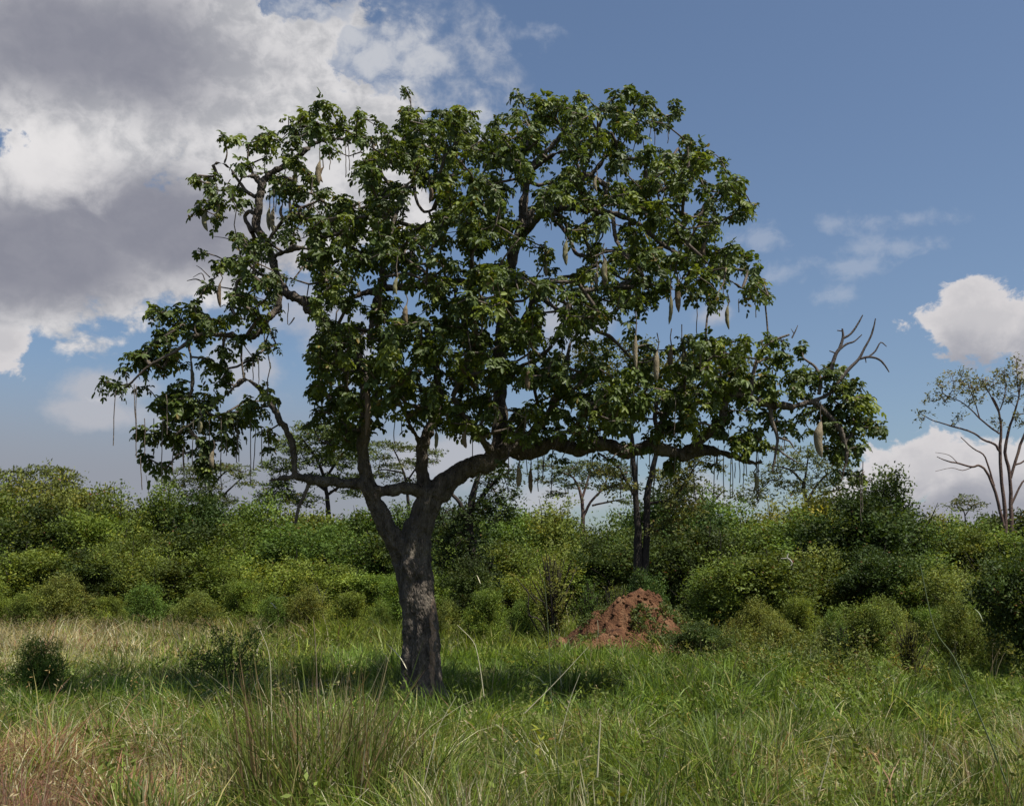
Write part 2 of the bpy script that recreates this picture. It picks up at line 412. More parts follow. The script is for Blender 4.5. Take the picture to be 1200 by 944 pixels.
# limbs: points (px, py, depth offset in m, radius in px)
LIMBS = [
    # trunk up to the fork and on into the main right limb
    [(495, 845, 0, 33), (494, 815, 0, 26), (494, 780, 0, 22.5), (492, 730, 0, 21.5), (487, 690, 0, 21), (484, 655, 0, 21), (490, 620, 0, 18), (502, 590, 0, 16.5), (525, 564, 0, 15.5),
     (548, 549, 0.1, 14.5), (572, 541, 0.15, 14), (592, 527, 0.2, 12.5), (620, 530, 0.3, 11.5), (650, 520, 0.2, 11.5), (678, 527, 0.1, 10), (705, 519, 0.1, 10.5), (735, 530, 0, 9.5), (765, 524, -.1, 9.8), (800, 534, 0, 8.5), (822, 527, 0, 8), (840, 530, 0, 7)],
    [(508, 850, -.12, 17), (509, 800, -.14, 11), (507, 750, -.16, 9), (501, 710, -.12, 7), (494, 675, 0, 4)],   # right buttress of the trunk
    [(476, 850, -.1, 15), (480, 800, -.12, 10), (480, 750, -.12, 8), (480, 710, -.06, 6), (482, 680, 0, 4)],
    [(488, 790, -.1, 10), (474, 822, -.25, 11), (452, 850, -.4, 7)], [(505, 790, -.1, 10), (520, 822, -.2, 11), (545, 850, -.35, 7)], [(494, 795, -.2, 10), (498, 830, -.5, 11), (500, 860, -.75, 7)],
    # left fork
    [(487, 715, 0, 8), (482, 690, 0, 13), (474, 655, 0, 14), (458, 625, -.1, 12.5), (443, 595, -.2, 11.5), (431, 565, -.3, 10.5), (425, 530, -.3, 10), (428, 495, -.4, 9), (428, 455, -.5, 8), (420, 420, -.5, 8), (400, 393, -.4, 7), (375, 372, -.3, 7), (352, 352, -.3, 7.5), (336, 343, -.3, 7)],
    [(336, 343, -.3, 7), (325, 328, -.3, 6), (318, 300, -.2, 6), (308, 280, -.1, 7), (301, 262, 0, 6.5), (303, 240, 0, 6), (307, 218, 0, 6), (312, 208, 0, 5), (325, 198, 0, 4.5), (340, 190, .1, 5), (356, 178, .1, 5), (366, 170, .2, 4), (380, 164, .2, 3), (400, 163, .3, 2.2), (410, 166, .3, 1.5)],
    [(307, 214, 0, 4), (298, 207, 0, 3.5), (285, 207, -.1, 3), (275, 205, -.2, 2.5), (267, 195, -.2, 2.3), (257, 191, -.3, 2), (247, 194, -.3, 1.5)],
    [(300, 231, 0, 3), (290, 226, .1, 3), (281, 213, .1, 2.5), (272, 203, -.1, 2)],
    [(263, 191, -.2, 1.5), (266, 180, -.2, 1.2), (264, 166, -.2, 1)],
    [(302, 252, 0, 3.5), (292, 248, .2, 3.5), (287, 256, .3, 3), (296, 272, .1, 4)],
    [(297, 207, 0, 2.5), (294, 196, 0, 2), (290, 188, 0, 1.5)],
    [(321, 300, -.2, 4), (332, 296, -.4, 4), (344, 291, -.6, 4), (358, 291, -.6, 3.5), (370, 297, -.5, 3)],
    [(320, 325, -.3, 6), (327, 350, -.4, 5.5), (326, 362, -.4, 5.5), (316, 371, -.5, 5.5), (308, 385, -.5, 5), (296, 394, -.5, 5), (284, 395, -.5, 4.5), (262, 393, -.6, 4), (235, 392, -.7, 3.5), (222, 400, -.7, 3.5), (224, 425, -.7, 3), (225, 455, -.6, 3)],
    [(284, 396, -.5, 1.8), (283, 420, -.5, 1.6), (286, 445, -.5, 1.6)],
    [(345, 240, .2, 2.5), (352, 243, .2, 2.5), (362, 240, .2, 2), (376, 234, .2, 1.5)],
    [(222, 400, -.7, 3), (200, 415, -.8, 2.5), (180, 425, -.8, 2), (165, 437, -.8, 1.8), (155, 447, -.8, 1.4)],
    # low left branch from the fork outwards, then up and to the left
    [(500, 577, 0, 6), (485, 573, -.2, 7.5), (470, 572, -.3, 8), (448, 575, -.3, 8), (425, 568, -.3, 7.5), (395, 566, -.4, 6.5), (365, 562, -.4, 6), (347, 556, -.5, 5.5), (344, 535, -.5, 5), (341, 515, -.5, 4.8), (330, 495, -.5, 4.8), (318, 475, -.5, 4.5), (305, 457, -.5, 4), (296, 448, -.5, 3.6), (286, 445, -.5, 3.2), (275, 453, -.5, 2.8), (262, 465, -.6, 2.6), (245, 478, -.6, 2.4), (225, 495, -.7, 2), (205, 510, -.7, 1.6)],
    [(347, 558, -.5, 4), (330, 560, -.5, 3), (315, 563, -.4, 2)],
    [(362, 566, -.4, 2.8), (357, 580, -.4, 2.4), (350, 595, -.4, 2.2), (346, 613, -.4, 2)],
    # middle stem
    [(500, 605, 0, 8), (497, 570, 0, 9.5), (494, 540, 0, 8.5), (499, 512, 0, 8), (509, 492, .1, 7), (515, 470, .2, 7), (512, 440, .3, 6), (505, 410, .3, 5.5), (500, 380, .4, 5)],
    [(494, 520, 0, 4), (485, 505, -.2, 3.5), (478, 492, -.4, 3), (470, 475, -.6, 2.5)],
    # leader
    [(550, 556, .1, 8), (578, 530, .4, 9.5), (586, 505, .6, 11), (586, 470, .8, 10), (585, 430, .9, 9.5), (588, 390, .9, 9), (590, 350, .9, 8.5), (597, 315, .8, 8), (606, 285, .7, 9), (612, 262, .7, 8.5), (614, 235, .7, 7), (622, 200, .7, 5.5), (634, 182, .6, 4), (646, 172, .6, 3), (660, 155, .5, 2)],
    [(607, 283, .7, 6), (624, 262, .4, 6), (640, 248, .2, 5.5), (665, 243, 0, 5), (690, 247, -.2, 5), (715, 250, -.3, 5), (735, 257, -.4, 4.5), (755, 268, -.5, 4), (775, 285, -.5, 4), (800, 302, -.6, 3.5), (815, 312, -.6, 3), (830, 322, -.6, 2.8), (850, 326, -.6, 2.2), (870, 338, -.6, 1.6)],
    [(590, 350, .9, 6), (575, 335, .6, 5), (550, 330, .3, 5), (515, 333, .1, 5), (475, 336, -.1, 6), (445, 340, -.2, 6), (425, 344, -.3, 5), (405, 352, -.4, 3.5)],
    [(447, 340, -.2, 5), (441, 355, -.2, 5), (437, 368, -.2, 5), (433, 395, -.3, 5)],
    [(450, 338, -.2, 4.5), (449, 310, -.3, 4.5), (455, 285, -.2, 4), (463, 255, 0, 3.5), (470, 240, .2, 3), (485, 215, .4, 3), (505, 209, .5, 4), (530, 206, .5, 4), (545, 198, .5, 3.5), (535, 188, .5, 3), (528, 180, .5, 2.5), (515, 160, .4, 2)],
    [(604, 290, .7, 6), (585, 270, .9, 5), (565, 240, 1, 4.5), (550, 212, .8, 4), (540, 200, .6, 4)],
    [(485, 215, .4, 3), (488, 235, .3, 2.5), (497, 248, .3, 2.2), (508, 245, .3, 1.8)],
    [(622, 200, .7, 4.5), (636, 190, .4, 4), (655, 178, .2, 3.2), (672, 185, 0, 2.6), (680, 205, 0, 2)],
    [(612, 262, .7, 5), (640, 232, .9, 5), (665, 222, 1, 5), (682, 212, 1, 4.5), (695, 202, 1, 4), (708, 185, .9, 3.4), (716, 170, .9, 3), (722, 150, .8, 2.6), (735, 135, .8, 2), (745, 122, .7, 1.8), (740, 115, .7, 1.2)],
    [(684, 212, 1, 4), (688, 190, 1, 3.4), (696, 165, .9, 3), (703, 145, .9, 2.5), (711, 128, .8, 2)],
    [(684, 215, 1, 3), (675, 190, .8, 2.8), (668, 175, .7, 2.4), (672, 150, .7, 2)],
    [(735, 256, -.4, 3), (750, 235, -.2, 3), (770, 225, 0, 2.8), (790, 215, 0, 2.6), (805, 200, .1, 2.4), (806, 180, .1, 2), (805, 168, .1, 1.5)],
    [(790, 216, 0, 2.4), (808, 200, 0, 2), (825, 199, 0, 2), (835, 192, 0, 1.5)],
    [(800, 250, -.3, 2.5), (812, 255, -.3, 2.3), (822, 250, -.3, 2), (826, 238, -.3, 1.6), (845, 225, -.3, 1.4)],
    [(668, 280, -.1, 3), (675, 297, -.3, 3), (690, 302, -.5, 3), (702, 314, -.6, 2.5)],
    [(640, 248, .2, 3.5), (655, 262, 0, 3.2), (668, 280, -.1, 3)],
    [(722, 282, -.4, 3), (735, 302, -.6, 3), (752, 313, -.7, 2.5), (765, 305, -.7, 1.8)],
    [(718, 252, -.3, 3.5), (720, 268, -.4, 3.2), (722, 282, -.4, 3)],
    [(588, 400, .9, 6), (608, 385, .6, 5), (622, 358, .3, 5), (630, 345, .2, 5), (640, 353, .1, 4.5), (655, 363, 0, 4), (672, 368, -.1, 3)],
    [(688, 380, -.1, 3), (700, 388, -.2, 3), (717, 396, -.3, 3), (732, 412, -.3, 2)],
    [(672, 368, -.1, 3), (680, 374, -.1, 3), (688, 380, -.1, 3)],
    # limb rising from the big right branch
    [(600, 530, .2, 9), (622, 510, 0, 8), (640, 490, -.2, 7), (652, 465, -.4, 6.5), (657, 448, -.5, 5.5), (665, 425, -.5, 4), (668, 405, -.5, 3), (672, 396, -.5, 2)],
    [(575, 528, -.2, 6), (560, 510, -.5, 5), (545, 490, -.7, 5), (530, 465, -.8, 4)],
    [(590, 450, .9, 4), (610, 430, .6, 3.5), (630, 420, .4, 3), (648, 405, .3, 2)],
    [(765, 528, 0, 5), (775, 500, .4, 5), (785, 475, .5, 4.5), (800, 450, .5, 4), (815, 430, .5, 3)],
    # the right arm
    [(800, 532, 0, 8), (825, 512, -.3, 7), (845, 490, -.5, 6.5), (852, 465, -.6, 6.5), (870, 464, -.6, 6), (895, 472, -.6, 6), (920, 476, -.6, 5.5), (940, 474, -.6, 5), (958, 468, -.6, 4.5), (975, 458, -.6, 4), (985, 445, -.6, 3)],
    [(955, 470, -.6, 4), (970, 485, -.7, 4), (985, 505, -.8, 3.5), (992, 535, -.8, 3), (985, 565, -.8, 2)],
    [(902, 474, -.6, 3.5), (905, 495, -.6, 3.2), (911, 512, -.6, 2.6), (909, 530, -.6, 2), (905, 552, -.6, 1.4)],
    [(911, 512, -.6, 1.8), (925, 517, -.6, 1.5), (930, 525, -.6, 1)],
    [(911, 526, -.6, 1.5), (925, 536, -.6, 1.3), (935, 542, -.5, 1)],
    [(840, 529, 0, 5), (860, 534, 0, 4.5), (880, 542, 0, 3.5), (893, 541, 0, 2)],
    [(880, 470, -.6, 3), (882, 440, -.4, 3), (890, 415, -.3, 2.5), (905, 400, -.3, 2), (925, 392, -.3, 1.5)],
    [(886, 425, -.35, 2), (905, 420, -.2, 1.8), (925, 440, -.2, 1.4)],
    [(942, 420, -.4, 1.6), (955, 430, -.5, 2), (962, 445, -.6, 2.5), (960, 462, -.6, 3)],
]
DEAD = [
    [(972, 440, -.6, 2.6), (979, 416, -.6, 2.2), (984, 408, -.6, 2), (988, 395, -.6, 1.6), (987, 385, -.6, 1)],
    [(987, 397, -.6, 1.6), (997, 391, -.6, 1.4), (1005, 380, -.6, 1.2), (1011, 369, -.6, .7)],
    [(982, 411, -.6, 1.6), (992, 403, -.6, 1.4), (1001, 400, -.6, 1), (1010, 392, -.6, .6)],
    [(980, 414, -.6, 1), (972, 411, -.6, .7)], [(988, 388, -.6, .8), (981, 387, -.6, .6)],
    [(985, 445, -.6, 2.6), (995, 432, -.6, 2.2), (1006, 421, -.6, 1.8), (1013, 408, -.6, 1.5), (1020, 395, -.6, 1.2), (1024, 383, -.6, 1), (1026, 373, -.6, .6)],
    [(1006, 421, -.6, 1.5), (1018, 418, -.6, 1.4), (1030, 421, -.6, 1.2), (1037, 428, -.6, 1), (1042, 436, -.6, .6)],
    [(1018, 418, -.6, 1.2), (1026, 411, -.6, 1), (1032, 401, -.6, .8), (1039, 406, -.6, .5)], [(1014, 419, -.6, .8), (1015, 425, -.6, .5)],
]

tree = empty("sausage_tree", (at(495, 800, TY)[0], TY, 0.0))
tag(tree, "huge spreading sausage tree with long hanging fruit, standing alone in the grass", "tree")
TO = np.array(tree.location)

skel = []
thick = Acc(); thin = Acc()
for L in LIMBS:
    a = smooth_path(np.array(L, float), 4)
    p = np.array([at(q[0], q[1], TY + q[2]) for q in a])
    r = np.abs(a[:, 3]) * (TY + a[:, 2]) / F
    jit = rng.normal(size=p.shape) * np.minimum(r[:, None] * 0.10, 0.012)
    jit[:2] = 0
    p = p + jit
    r = r * np.where((a[:, 1] < 560) & (r < 0.24), 0.8, 0.93) * (1 + np.where(r > 0.2, 0.012, 0.05) * rng.normal(size=len(r)))
    for x, q in zip(p, a):
        if q[1] < 575: skel.append(x)
    if max(r) > 0.05:
        v, f = tube(p, np.maximum(r, 0.024), 12, 0.03)
        # close both ends so that the union below is watertight
        n = len(v); s = 12
        vv = np.vstack((v, p[0], p[-1]))
        k = np.arange(s)
        thick.add(vv, f)
        thick.tri = getattr(thick, "tri", [])
        base = thick.n - len(vv)
        thick.tri.append(base + np.stack((np.full(s, n), (k + 1) % s, k), 1))
        thick.tri.append(base + np.stack((np.full(s, n + 1), n - s + k, n - s + (k + 1) % s), 1))
    else:
        thin.add(*tube(p, r, 7, 0.04))
skel = np.array(skel)
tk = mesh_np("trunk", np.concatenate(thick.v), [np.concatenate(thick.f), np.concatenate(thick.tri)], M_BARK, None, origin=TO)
md = tk.modifiers.new("union", "REMESH"); md.mode = 'VOXEL'; md.voxel_size = 0.02; md.use_smooth_shade = True
ms = tk.modifiers.new("soft", "SMOOTH"); ms.factor = 0.5; ms.iterations = 8
dg = bpy.context.evaluated_depsgraph_get(); dg.update()
me = bpy.data.meshes.new_from_object(tk.evaluated_get(dg))
old = tk.data
tk.modifiers.clear(); tk.data = me; bpy.data.meshes.remove(old); me.name = "trunk"
if not me.materials: me.materials.append(M_BARK)
# bark relief: flutes and knots
co = np.zeros(len(me.vertices) * 3, np.float32); me.vertices.foreach_get("co", co); co = co.reshape(-1, 3)
nr = np.zeros(len(me.vertices) * 3, np.float32); me.vertices.foreach_get("normal", nr); nr = nr.reshape(-1, 3)
ang = np.arctan2(co[:, 1], co[:, 0])
low = np.clip((3.6 - co[:, 2]) / 1.5, 0, 1)
rel = 0.03 * low * np.sin(ang * 7 + 1.3 * np.sin(co[:, 2] * 1.7)) + 0.02 * (vnoise(co[:, 0] * 3 + co[:, 1] * 2, co[:, 2] * 1.4, .35, 3) - .5) \
    + 0.034 * (vnoise(ang * np.maximum(1, low * 3) * .5 + co[:, 0] * 3, co[:, 2] * .8, .22, 4) - .5) + 0.02 * (vnoise(co[:, 0] * 9 + co[:, 1] * 7, co[:, 2] * 5, .3, 14) - .5)
co += nr * rel[:, None]
me.vertices.foreach_set("co", co.ravel()); me.update()
tk.parent = tree

# foliage masses (px, py, rx, ry)
B = """262 159 11 8;285 187 14 10;242 209 22 20;232 238 10 18;253 226 14 18;270 221 12 12;251 253 9 8;310 162 22 14;348 132 17 11;348 151 22 14;378 126 18 13;380 145 18 12
414 132 13 11;418 158 12 13;397 149 14 12;388 172 9 6;346 190 16 16;331 215 20 18;348 221 16 14;361 209 12 14;376 221 14 8;285 236 12 8;403 236 15 11;348 251 16 12;376 264 24 18;397 251 18 12;338 272 16 12;278 272 14 14;300 281 18 12
236 295 11 9;257 305 18 14;286 301 20 16;303 293 18 14;301 322 20 14;280 344 20 16;297 350 14 10;244 337 13 13;185 363 9 11;206 365 20 14;231 360 20 14;189 386 18 16;219 382 20 14;248 380 20 16;269 375 16 14;303 375 13 9;316 399 13 11;312 384 10 8
164 416 18 14;174 399 16 12;153 424 10 12;189 424 20 16;124 449 6 7;136 451 10 6;149 452 10 7;202 407 16 12;248 424 16 12;261 441 16 12;219 454 22 18;238 466 22 18;202 466 18 14;280 399 14 10;269 413 10 8;300 417 6 5;312 466 14 10
191 462 12 10;161 503 9 11;178 511 12 14;174 534 11 11;189 545 9 7;206 498 22 18;210 515 18 14;227 484 22 16;236 522 20 18;236 543 15 13;246 547 7 12;259 494 22 18;255 515 16 18;274 484 18 14;291 484 16 14;299 469 16 12;274 517 6 14;310 498 8 10;314 520 5 9;316 458 12 8
372 300 22 16;390 325 26 22;370 350 18 14;420 300 22 20;450 285 24 20;480 300 20 16;385 385 26 20;420 390 26 22;372 410 14 18;390 425 28 22;430 430 26 22;374 450 14 20;400 465 28 20;377 480 12 14;400 495 20 16;440 470 18 14;460 400 20 20;480 380 20 18;500 410 22 22;480 440 24 20;510 460 24 20;545 430 24 22;550 390 24 22;540 350 24 22;510 330 22 18;570 320 24 20;590 350 20 20;600 390 22 22;590 430 22 22;565 470 22 20;520 490 18 12;540 492 16 14;385 515 14 10;410 520 9 9
472 105 10 7;480 130 13 11;535 128 13 11;531 145 22 16;506 145 20 13;485 160 22 16;456 160 12 14;557 154 12 12;515 131 8 6;442 187 14 10;423 183 9 7;427 200 14 12;436 215 14 12;463 181 22 16;485 181 20 16;459 217 18 14;442 228 10 8;514 164 20 16;527 179 22 14;546 170 16 14;493 202 20 12;520 209 18 12;453 242 20 12;427 251 18 14;417 266 18 14;453 260 22 16;463 276 20 12;485 272 20 14;506 266 20 14;527 228 18 14;527 251 20 16;548 238 20 16;561 217 16 14;578 209 16 12;576 234 18 16;591 221 12 12;559 260 22 16;580 260 18 14;548 276 20 14;576 276 18 12
580 137 10 10;584 151 18 14;603 130 13 11;609 110 9 7;595 170 20 16;612 154 18 16;569 170 14 14;578 183 18 12;603 183 16 14;637 117 15 11;633 139 20 18;622 164 18 14;612 192 14 8;641 217 16 14;637 238 14 14
656 112 11 9;661 132 18 16;682 110 13 9;682 128 18 14;701 121 13 9;730 101 13 8;724 113 16 12;714 124 14 10;739 111 8 12;760 114 15 13;752 126 16 12;773 130 13 11;777 139 8 8;796 120 11 8;792 130 11 7;731 137 16 12;745 145 18 12;752 158 8 6;735 151 14 10;703 154 14 12;675 149 20 16;692 164 20 14;663 160 16 14;711 164 14 10;671 175 18 10;724 181 14 12;739 181 12 10;720 196 10 12;769 175 13 7;777 181 16 10;752 185 10 8;803 158 9 9;807 168 13 11;820 177 15 13;817 187 14 12;792 179 12 10;796 194 16 12;767 196 20 14;752 213 20 14;769 213 18 14;798 209 16 14;794 223 18 14;836 187 11 8;847 194 12 11;849 209 16 14;856 226 13 12;864 207 7 7;864 217 6 8;830 217 14 10;832 238 16 12;870 236 13 9;872 249 11 8;881 240 6 5;860 243 10 10;836 253 12 12;834 266 12 10;735 226 20 14;718 221 18 14;661 204 20 16;675 200 14 12;658 226 18 14;682 228 18 14;699 238 18 12;777 243 18 14;756 238 18 12;703 259 20 14;739 266 20 14;788 266 20 16;798 251 14 10;769 251 16 12;811 272 18 12;682 270 18 12
642 293 14 12;608 322 14 16;647 327 18 14;670 335 20 14;638 333 14 12;685 322 16 14;695 293 18 14;717 312 18 16;736 305 18 14;719 293 16 12;759 293 20 16;769 308 18 16;744 327 20 16;719 335 20 16;691 348 20 14;672 358 16 16;670 380 13 11;685 369 18 14;710 361 20 16;738 350 20 16;761 350 12 16;769 333 16 14;784 301 16 16;803 293 18 14;825 293 14 14;844 293 15 11;812 322 14 12;825 329 10 10;803 335 12 12;829 346 13 9;818 341 8 8;841 312 12 10;615 373 18 16;627 369 13 12;608 394 18 18;627 390 12 14;856 283 11 9;866 300 15 11;880 310 13 11;890 327 13 9;902 341 7 7;873 341 10 8;846 314 12 12;836 354 9 6;846 344 8 10
630 440 20 18;620 480 20 16;650 420 18 14;660 450 20 18;690 430 22 20;690 470 24 20;720 450 24 20;720 490 24 16;680 500 20 12;650 500 16 10;750 470 22 18;750 430 20 18;790 460 20 18;780 500 22 16;810 490 20 16;760 512 14 6;840 500 18 16;850 480 16 14;870 510 18 12;880 526 13 7;610 508 14 10;830 460 18 14;800 430 20 16
839 395 17 11;818 401 18 14;868 394 11 9;859 423 22 18;830 435 20 16;895 397 13 7;919 397 13 7;942 406 9 8;898 414 12 10;919 414 14 8;889 441 18 14;874 459 18 14;904 456 16 12;930 444 18 14;948 438 18 14;966 435 16 14;981 428 13 13;919 488 13 11;928 500 7 7;978 459 20 18;1002 450 13 11;1014 468 11 13;993 474 20 16;966 480 13 12;978 500 17 18;1008 491 14 14;1024 497 11 11;1033 500 4 5;993 518 15 16;984 533 15 14;1008 521 9 11;984 548 11 9;889 482 16 14;883 508 18 14;898 518 10 8;868 520 14 9;1008 554 4 6
470 455 18 14;500 478 18 12;535 470 18 14;560 500 16 10;600 500 18 12;625 505 14 8;455 430 16 16;445 360 14 12;400 350 16 14;560 360 18 14;520 380 18 14;560 410 18 14;655 395 12 10;410 500 16 12;365 495 10 10;655 533 14 6;715 536 14 6;785 540 16 7;835 541 12 6;585 540 10 5;745 520 20 8;690 512 20 8"""
blobs = np.array([[float(v) for v in b.split()] for line in B.split("\n") for b in line.split(";")])
tips = []
for px, py, rx, ry in blobs:
    q = ((px - 575) / 350) ** 2 + ((py - 320) / 245) ** 2
    airy = 0.72 if px < 350 else (0.74 if px > 640 and py < 400 else 0.92)
    hd = 0.35 + 2.9 * math.sqrt(max(0, 1 - q))
    dy0 = -0.45 if (px > 800 or px < 330) else 0.1
    n = max(2, int(round(rx * ry / 42.0 * airy * (1.0 + 0.2 * hd))))
    a = rng.random(n) * TAU; rr = np.sqrt(rng.random(n)) * 0.78
    x = px + np.cos(a) * rr * rx * 0.9; y = py + np.sin(a) * rr * ry * 0.85 + 2
    d = dy0 + rng.uniform(-hd, hd, n)
    tips.append(at_many(x, y, TY + d))
# looser foliage filling the body of the crown, with the sky holes left open
for px, py, rx, ry, n in ((475, 205, 60, 75, 150), (560, 205, 75, 75, 150), (690, 185, 110, 75, 160), (480, 300, 90, 60, 170), (580, 340, 80, 90, 220), (700, 330, 90, 75, 110), (790, 270, 70, 80, 60), (420, 420, 62, 100, 260), (520, 430, 80, 80, 260), (680, 450, 80, 60, 210), (800, 450, 80, 60, 170),
                          (380, 250, 50, 50, 60), (300, 330, 45, 40, 60), (215, 440, 60, 70, 90), (330, 170, 60, 35, 50), (850, 420, 60, 30, 60), (980, 480, 45, 50, 70)):
    n = int(n * 0.26)
    a = rng.random(n) * TAU; rr = np.sqrt(rng.random(n))
    x = px + np.cos(a) * rr * rx; y = py + np.sin(a) * rr * ry
    ok = np.ones(n, bool)
    for hx, hy, hw, hh_ in ((343, 405, 24, 45), (505, 243, 14, 18), (616, 312, 12, 26), (650, 388, 18, 20), (437, 348, 12, 18), (585, 203, 14, 10), (610, 240, 8, 26), (700, 190, 12, 10), (735, 200, 12, 14), (825, 215, 10, 10), (812, 240, 14, 10), (290, 420, 22, 24), (365, 190, 16, 30), (395, 215, 10, 25), (320, 235, 12, 10), (465, 505, 14, 18)):
        ok &= ((x - hx) / hw) ** 2 + ((y - hy) / hh_) ** 2 > 1
    x = x[ok]; y = y[ok]
    q = ((x - 575) / 350) ** 2 + ((y - 320) / 245) ** 2
    hd = 0.4 + 2.9 * np.sqrt(np.maximum(0, 1 - q))
    tips.append(at_many(x, y, TY + rng.uniform(-1, 1, len(x)) * hd))
tips = np.concatenate(tips)
print('ROSETTES', len(tips))

tw = grow_twigs(skel, tips, 0.0095, 0.05, 0.44)
tw.v += thin.v; off = tw.n
fo = []
for v, f in zip(thin.v, thin.f): pass
tw2 = Acc()
base = 0
allv = np.concatenate(tw.v[:len(tw.v) - len(thin.v)]); allf = np.concatenate(tw.f)
tw2.add(allv, allf)
if thin.v:
    tw2.add(np.concatenate(thin.v), np.concatenate(thin.f))
tw2.build("twigs", M_TWIG, tree, True, TO)

# leaf rosettes: eight pinnate leaves at the end of each twig
def rosettes(c, K, leafL, lfL, lfW):
    R = len(c)
    ax = norm(rng.normal(size=(R, 3)) * 0.75 + np.array((0, 0, 0.9)))
    e1 = norm(np.cross(ax, norm(rng.normal(size=(R, 3)))))
    e2 = np.cross(ax, e1)
    az = (np.arange(K)[None] / K * TAU + rng.uniform(0, TAU, (R, 1)) + rng.normal(size=(R, K)) * 0.3)
    el = rng.uniform(-0.55, 1.1, (R, K))
    d = (np.cos(az) * np.cos(el))[..., None] * e1[:, None] + (np.sin(az) * np.cos(el))[..., None] * e2[:, None] + np.sin(el)[..., None] * ax[:, None]
    size = np.clip(rng.normal(1.0, 0.24, (R, 1)), 0.5, 1.5)
    LL = leafL * size * rng.uniform(0.6, 1.3, (R, K))
    ts = np.array([0.42, 0.42, 0.68, 0.68, 0.92, 0.92, 1.0]); sd = np.array([1, -1, 1, -1, 1, -1, 0])
    dn = np.array((0, 0, -1.0))
    t = ts[None, None, :, None]
    droop = rng.uniform(0.2, 0.95, (R, K))[..., None, None]
    p = c[:, None, None] + LL[..., None, None] * (t * d[:, :, None] + droop * t * t * dn)
    tan = norm(d[:, :, None] + 2 * droop * t * dn + np.zeros_like(p))
    side = norm(np.cross(tan, np.array((0, 0, 1.0)) + 0.15 * rng.normal(size=tan.shape)))
    dirn = norm(tan * np.where(sd == 0, 1.0, 0.55)[None, None, :, None] + side * sd[None, None, :, None] + rng.normal(size=tan.shape) * 0.16 - np.array((0, 0, .35)))
    nrm = norm(np.cross(side, tan) + rng.normal(size=tan.shape) * 0.3)
    n = R * K * len(ts)
    V, Q = leaflets(p.reshape(-1, 3), dirn.reshape(-1, 3), nrm.reshape(-1, 3), lfL * rng.uniform(0.6, 1.3, n) * np.repeat(size[:, 0], K * len(ts)), lfW * rng.uniform(0.75, 1.25, n) * np.repeat(size[:, 0], K * len(ts)))
    # leaf colour: each rosette has its own age, each leaflet a little of its own
    leaf_tone = rng.random(R)
    base = np.array((0.085, 0.118, 0.028))[None] * (0.62 + 0.75 * leaf_tone[:, None]) * np.where(leaf_tone[:, None] > 0.78, np.array((1.35, 1.2, 0.8)), 1.0)
    tint = np.repeat(base, K * len(ts), 0) * rng.uniform(0.75, 1.3, (n, 1))
    old = rng.random(n) < 0.02
    tint[old] = np.array((0.2, 0.15, 0.04)) * rng.uniform(.5, 1.2, (old.sum(), 1))
    return V, Q, np.repeat(tint, 6, 0)


V, Q, T = rosettes(tips, 7, 0.148, 0.088, 0.045)
mesh_np("crown", V, Q, M_LEAF, tree, T, origin=TO)

# dead branch at the right end of the tree
da = Acc()
for L in DEAD:
    a = smooth_path(np.array(L, float), 3)
    da.add(*tube([at(q[0], q[1], TY + q[2]) for q in a], a[:, 3] * TY / F, 6, 0.06))
tag(da.build("dead_branch", M_DEAD, tree, True, TO), "bare dead branch forking above the leaves")
for L in [[(240, 332, -.4, 1), (230, 327, -.4, .8), (219, 329, -.4, .4)], [(240, 328, -.4, .8), (236, 320, -.4, .6), (226, 325, -.4, .3)], [(246, 325, -.4, .8), (236, 315, -.4, .5), (230, 311, -.4, .3)],
          [(288, 290, 0, .8), (268, 280, 0, .6), (250, 277, 0, .3)], [(345, 372, -.3, 1), (341, 378, -.3, .8), (338, 381, -.3, .4)], [(928, 396, -.4, 1), (932, 388, -.4, .8), (935, 381, -.4, .4)], [(930, 390, -.4, .7), (927, 385, -.4, .3)]]:
    a = smooth_path(np.array(L, float), 3)
    v, f = tube([at(q[0], q[1], TY + q[2]) for q in a], a[:, 3] * TY / F, 5)
    mesh_np("bare_twig", v, f, M_DEAD, tree, None, True, TO)

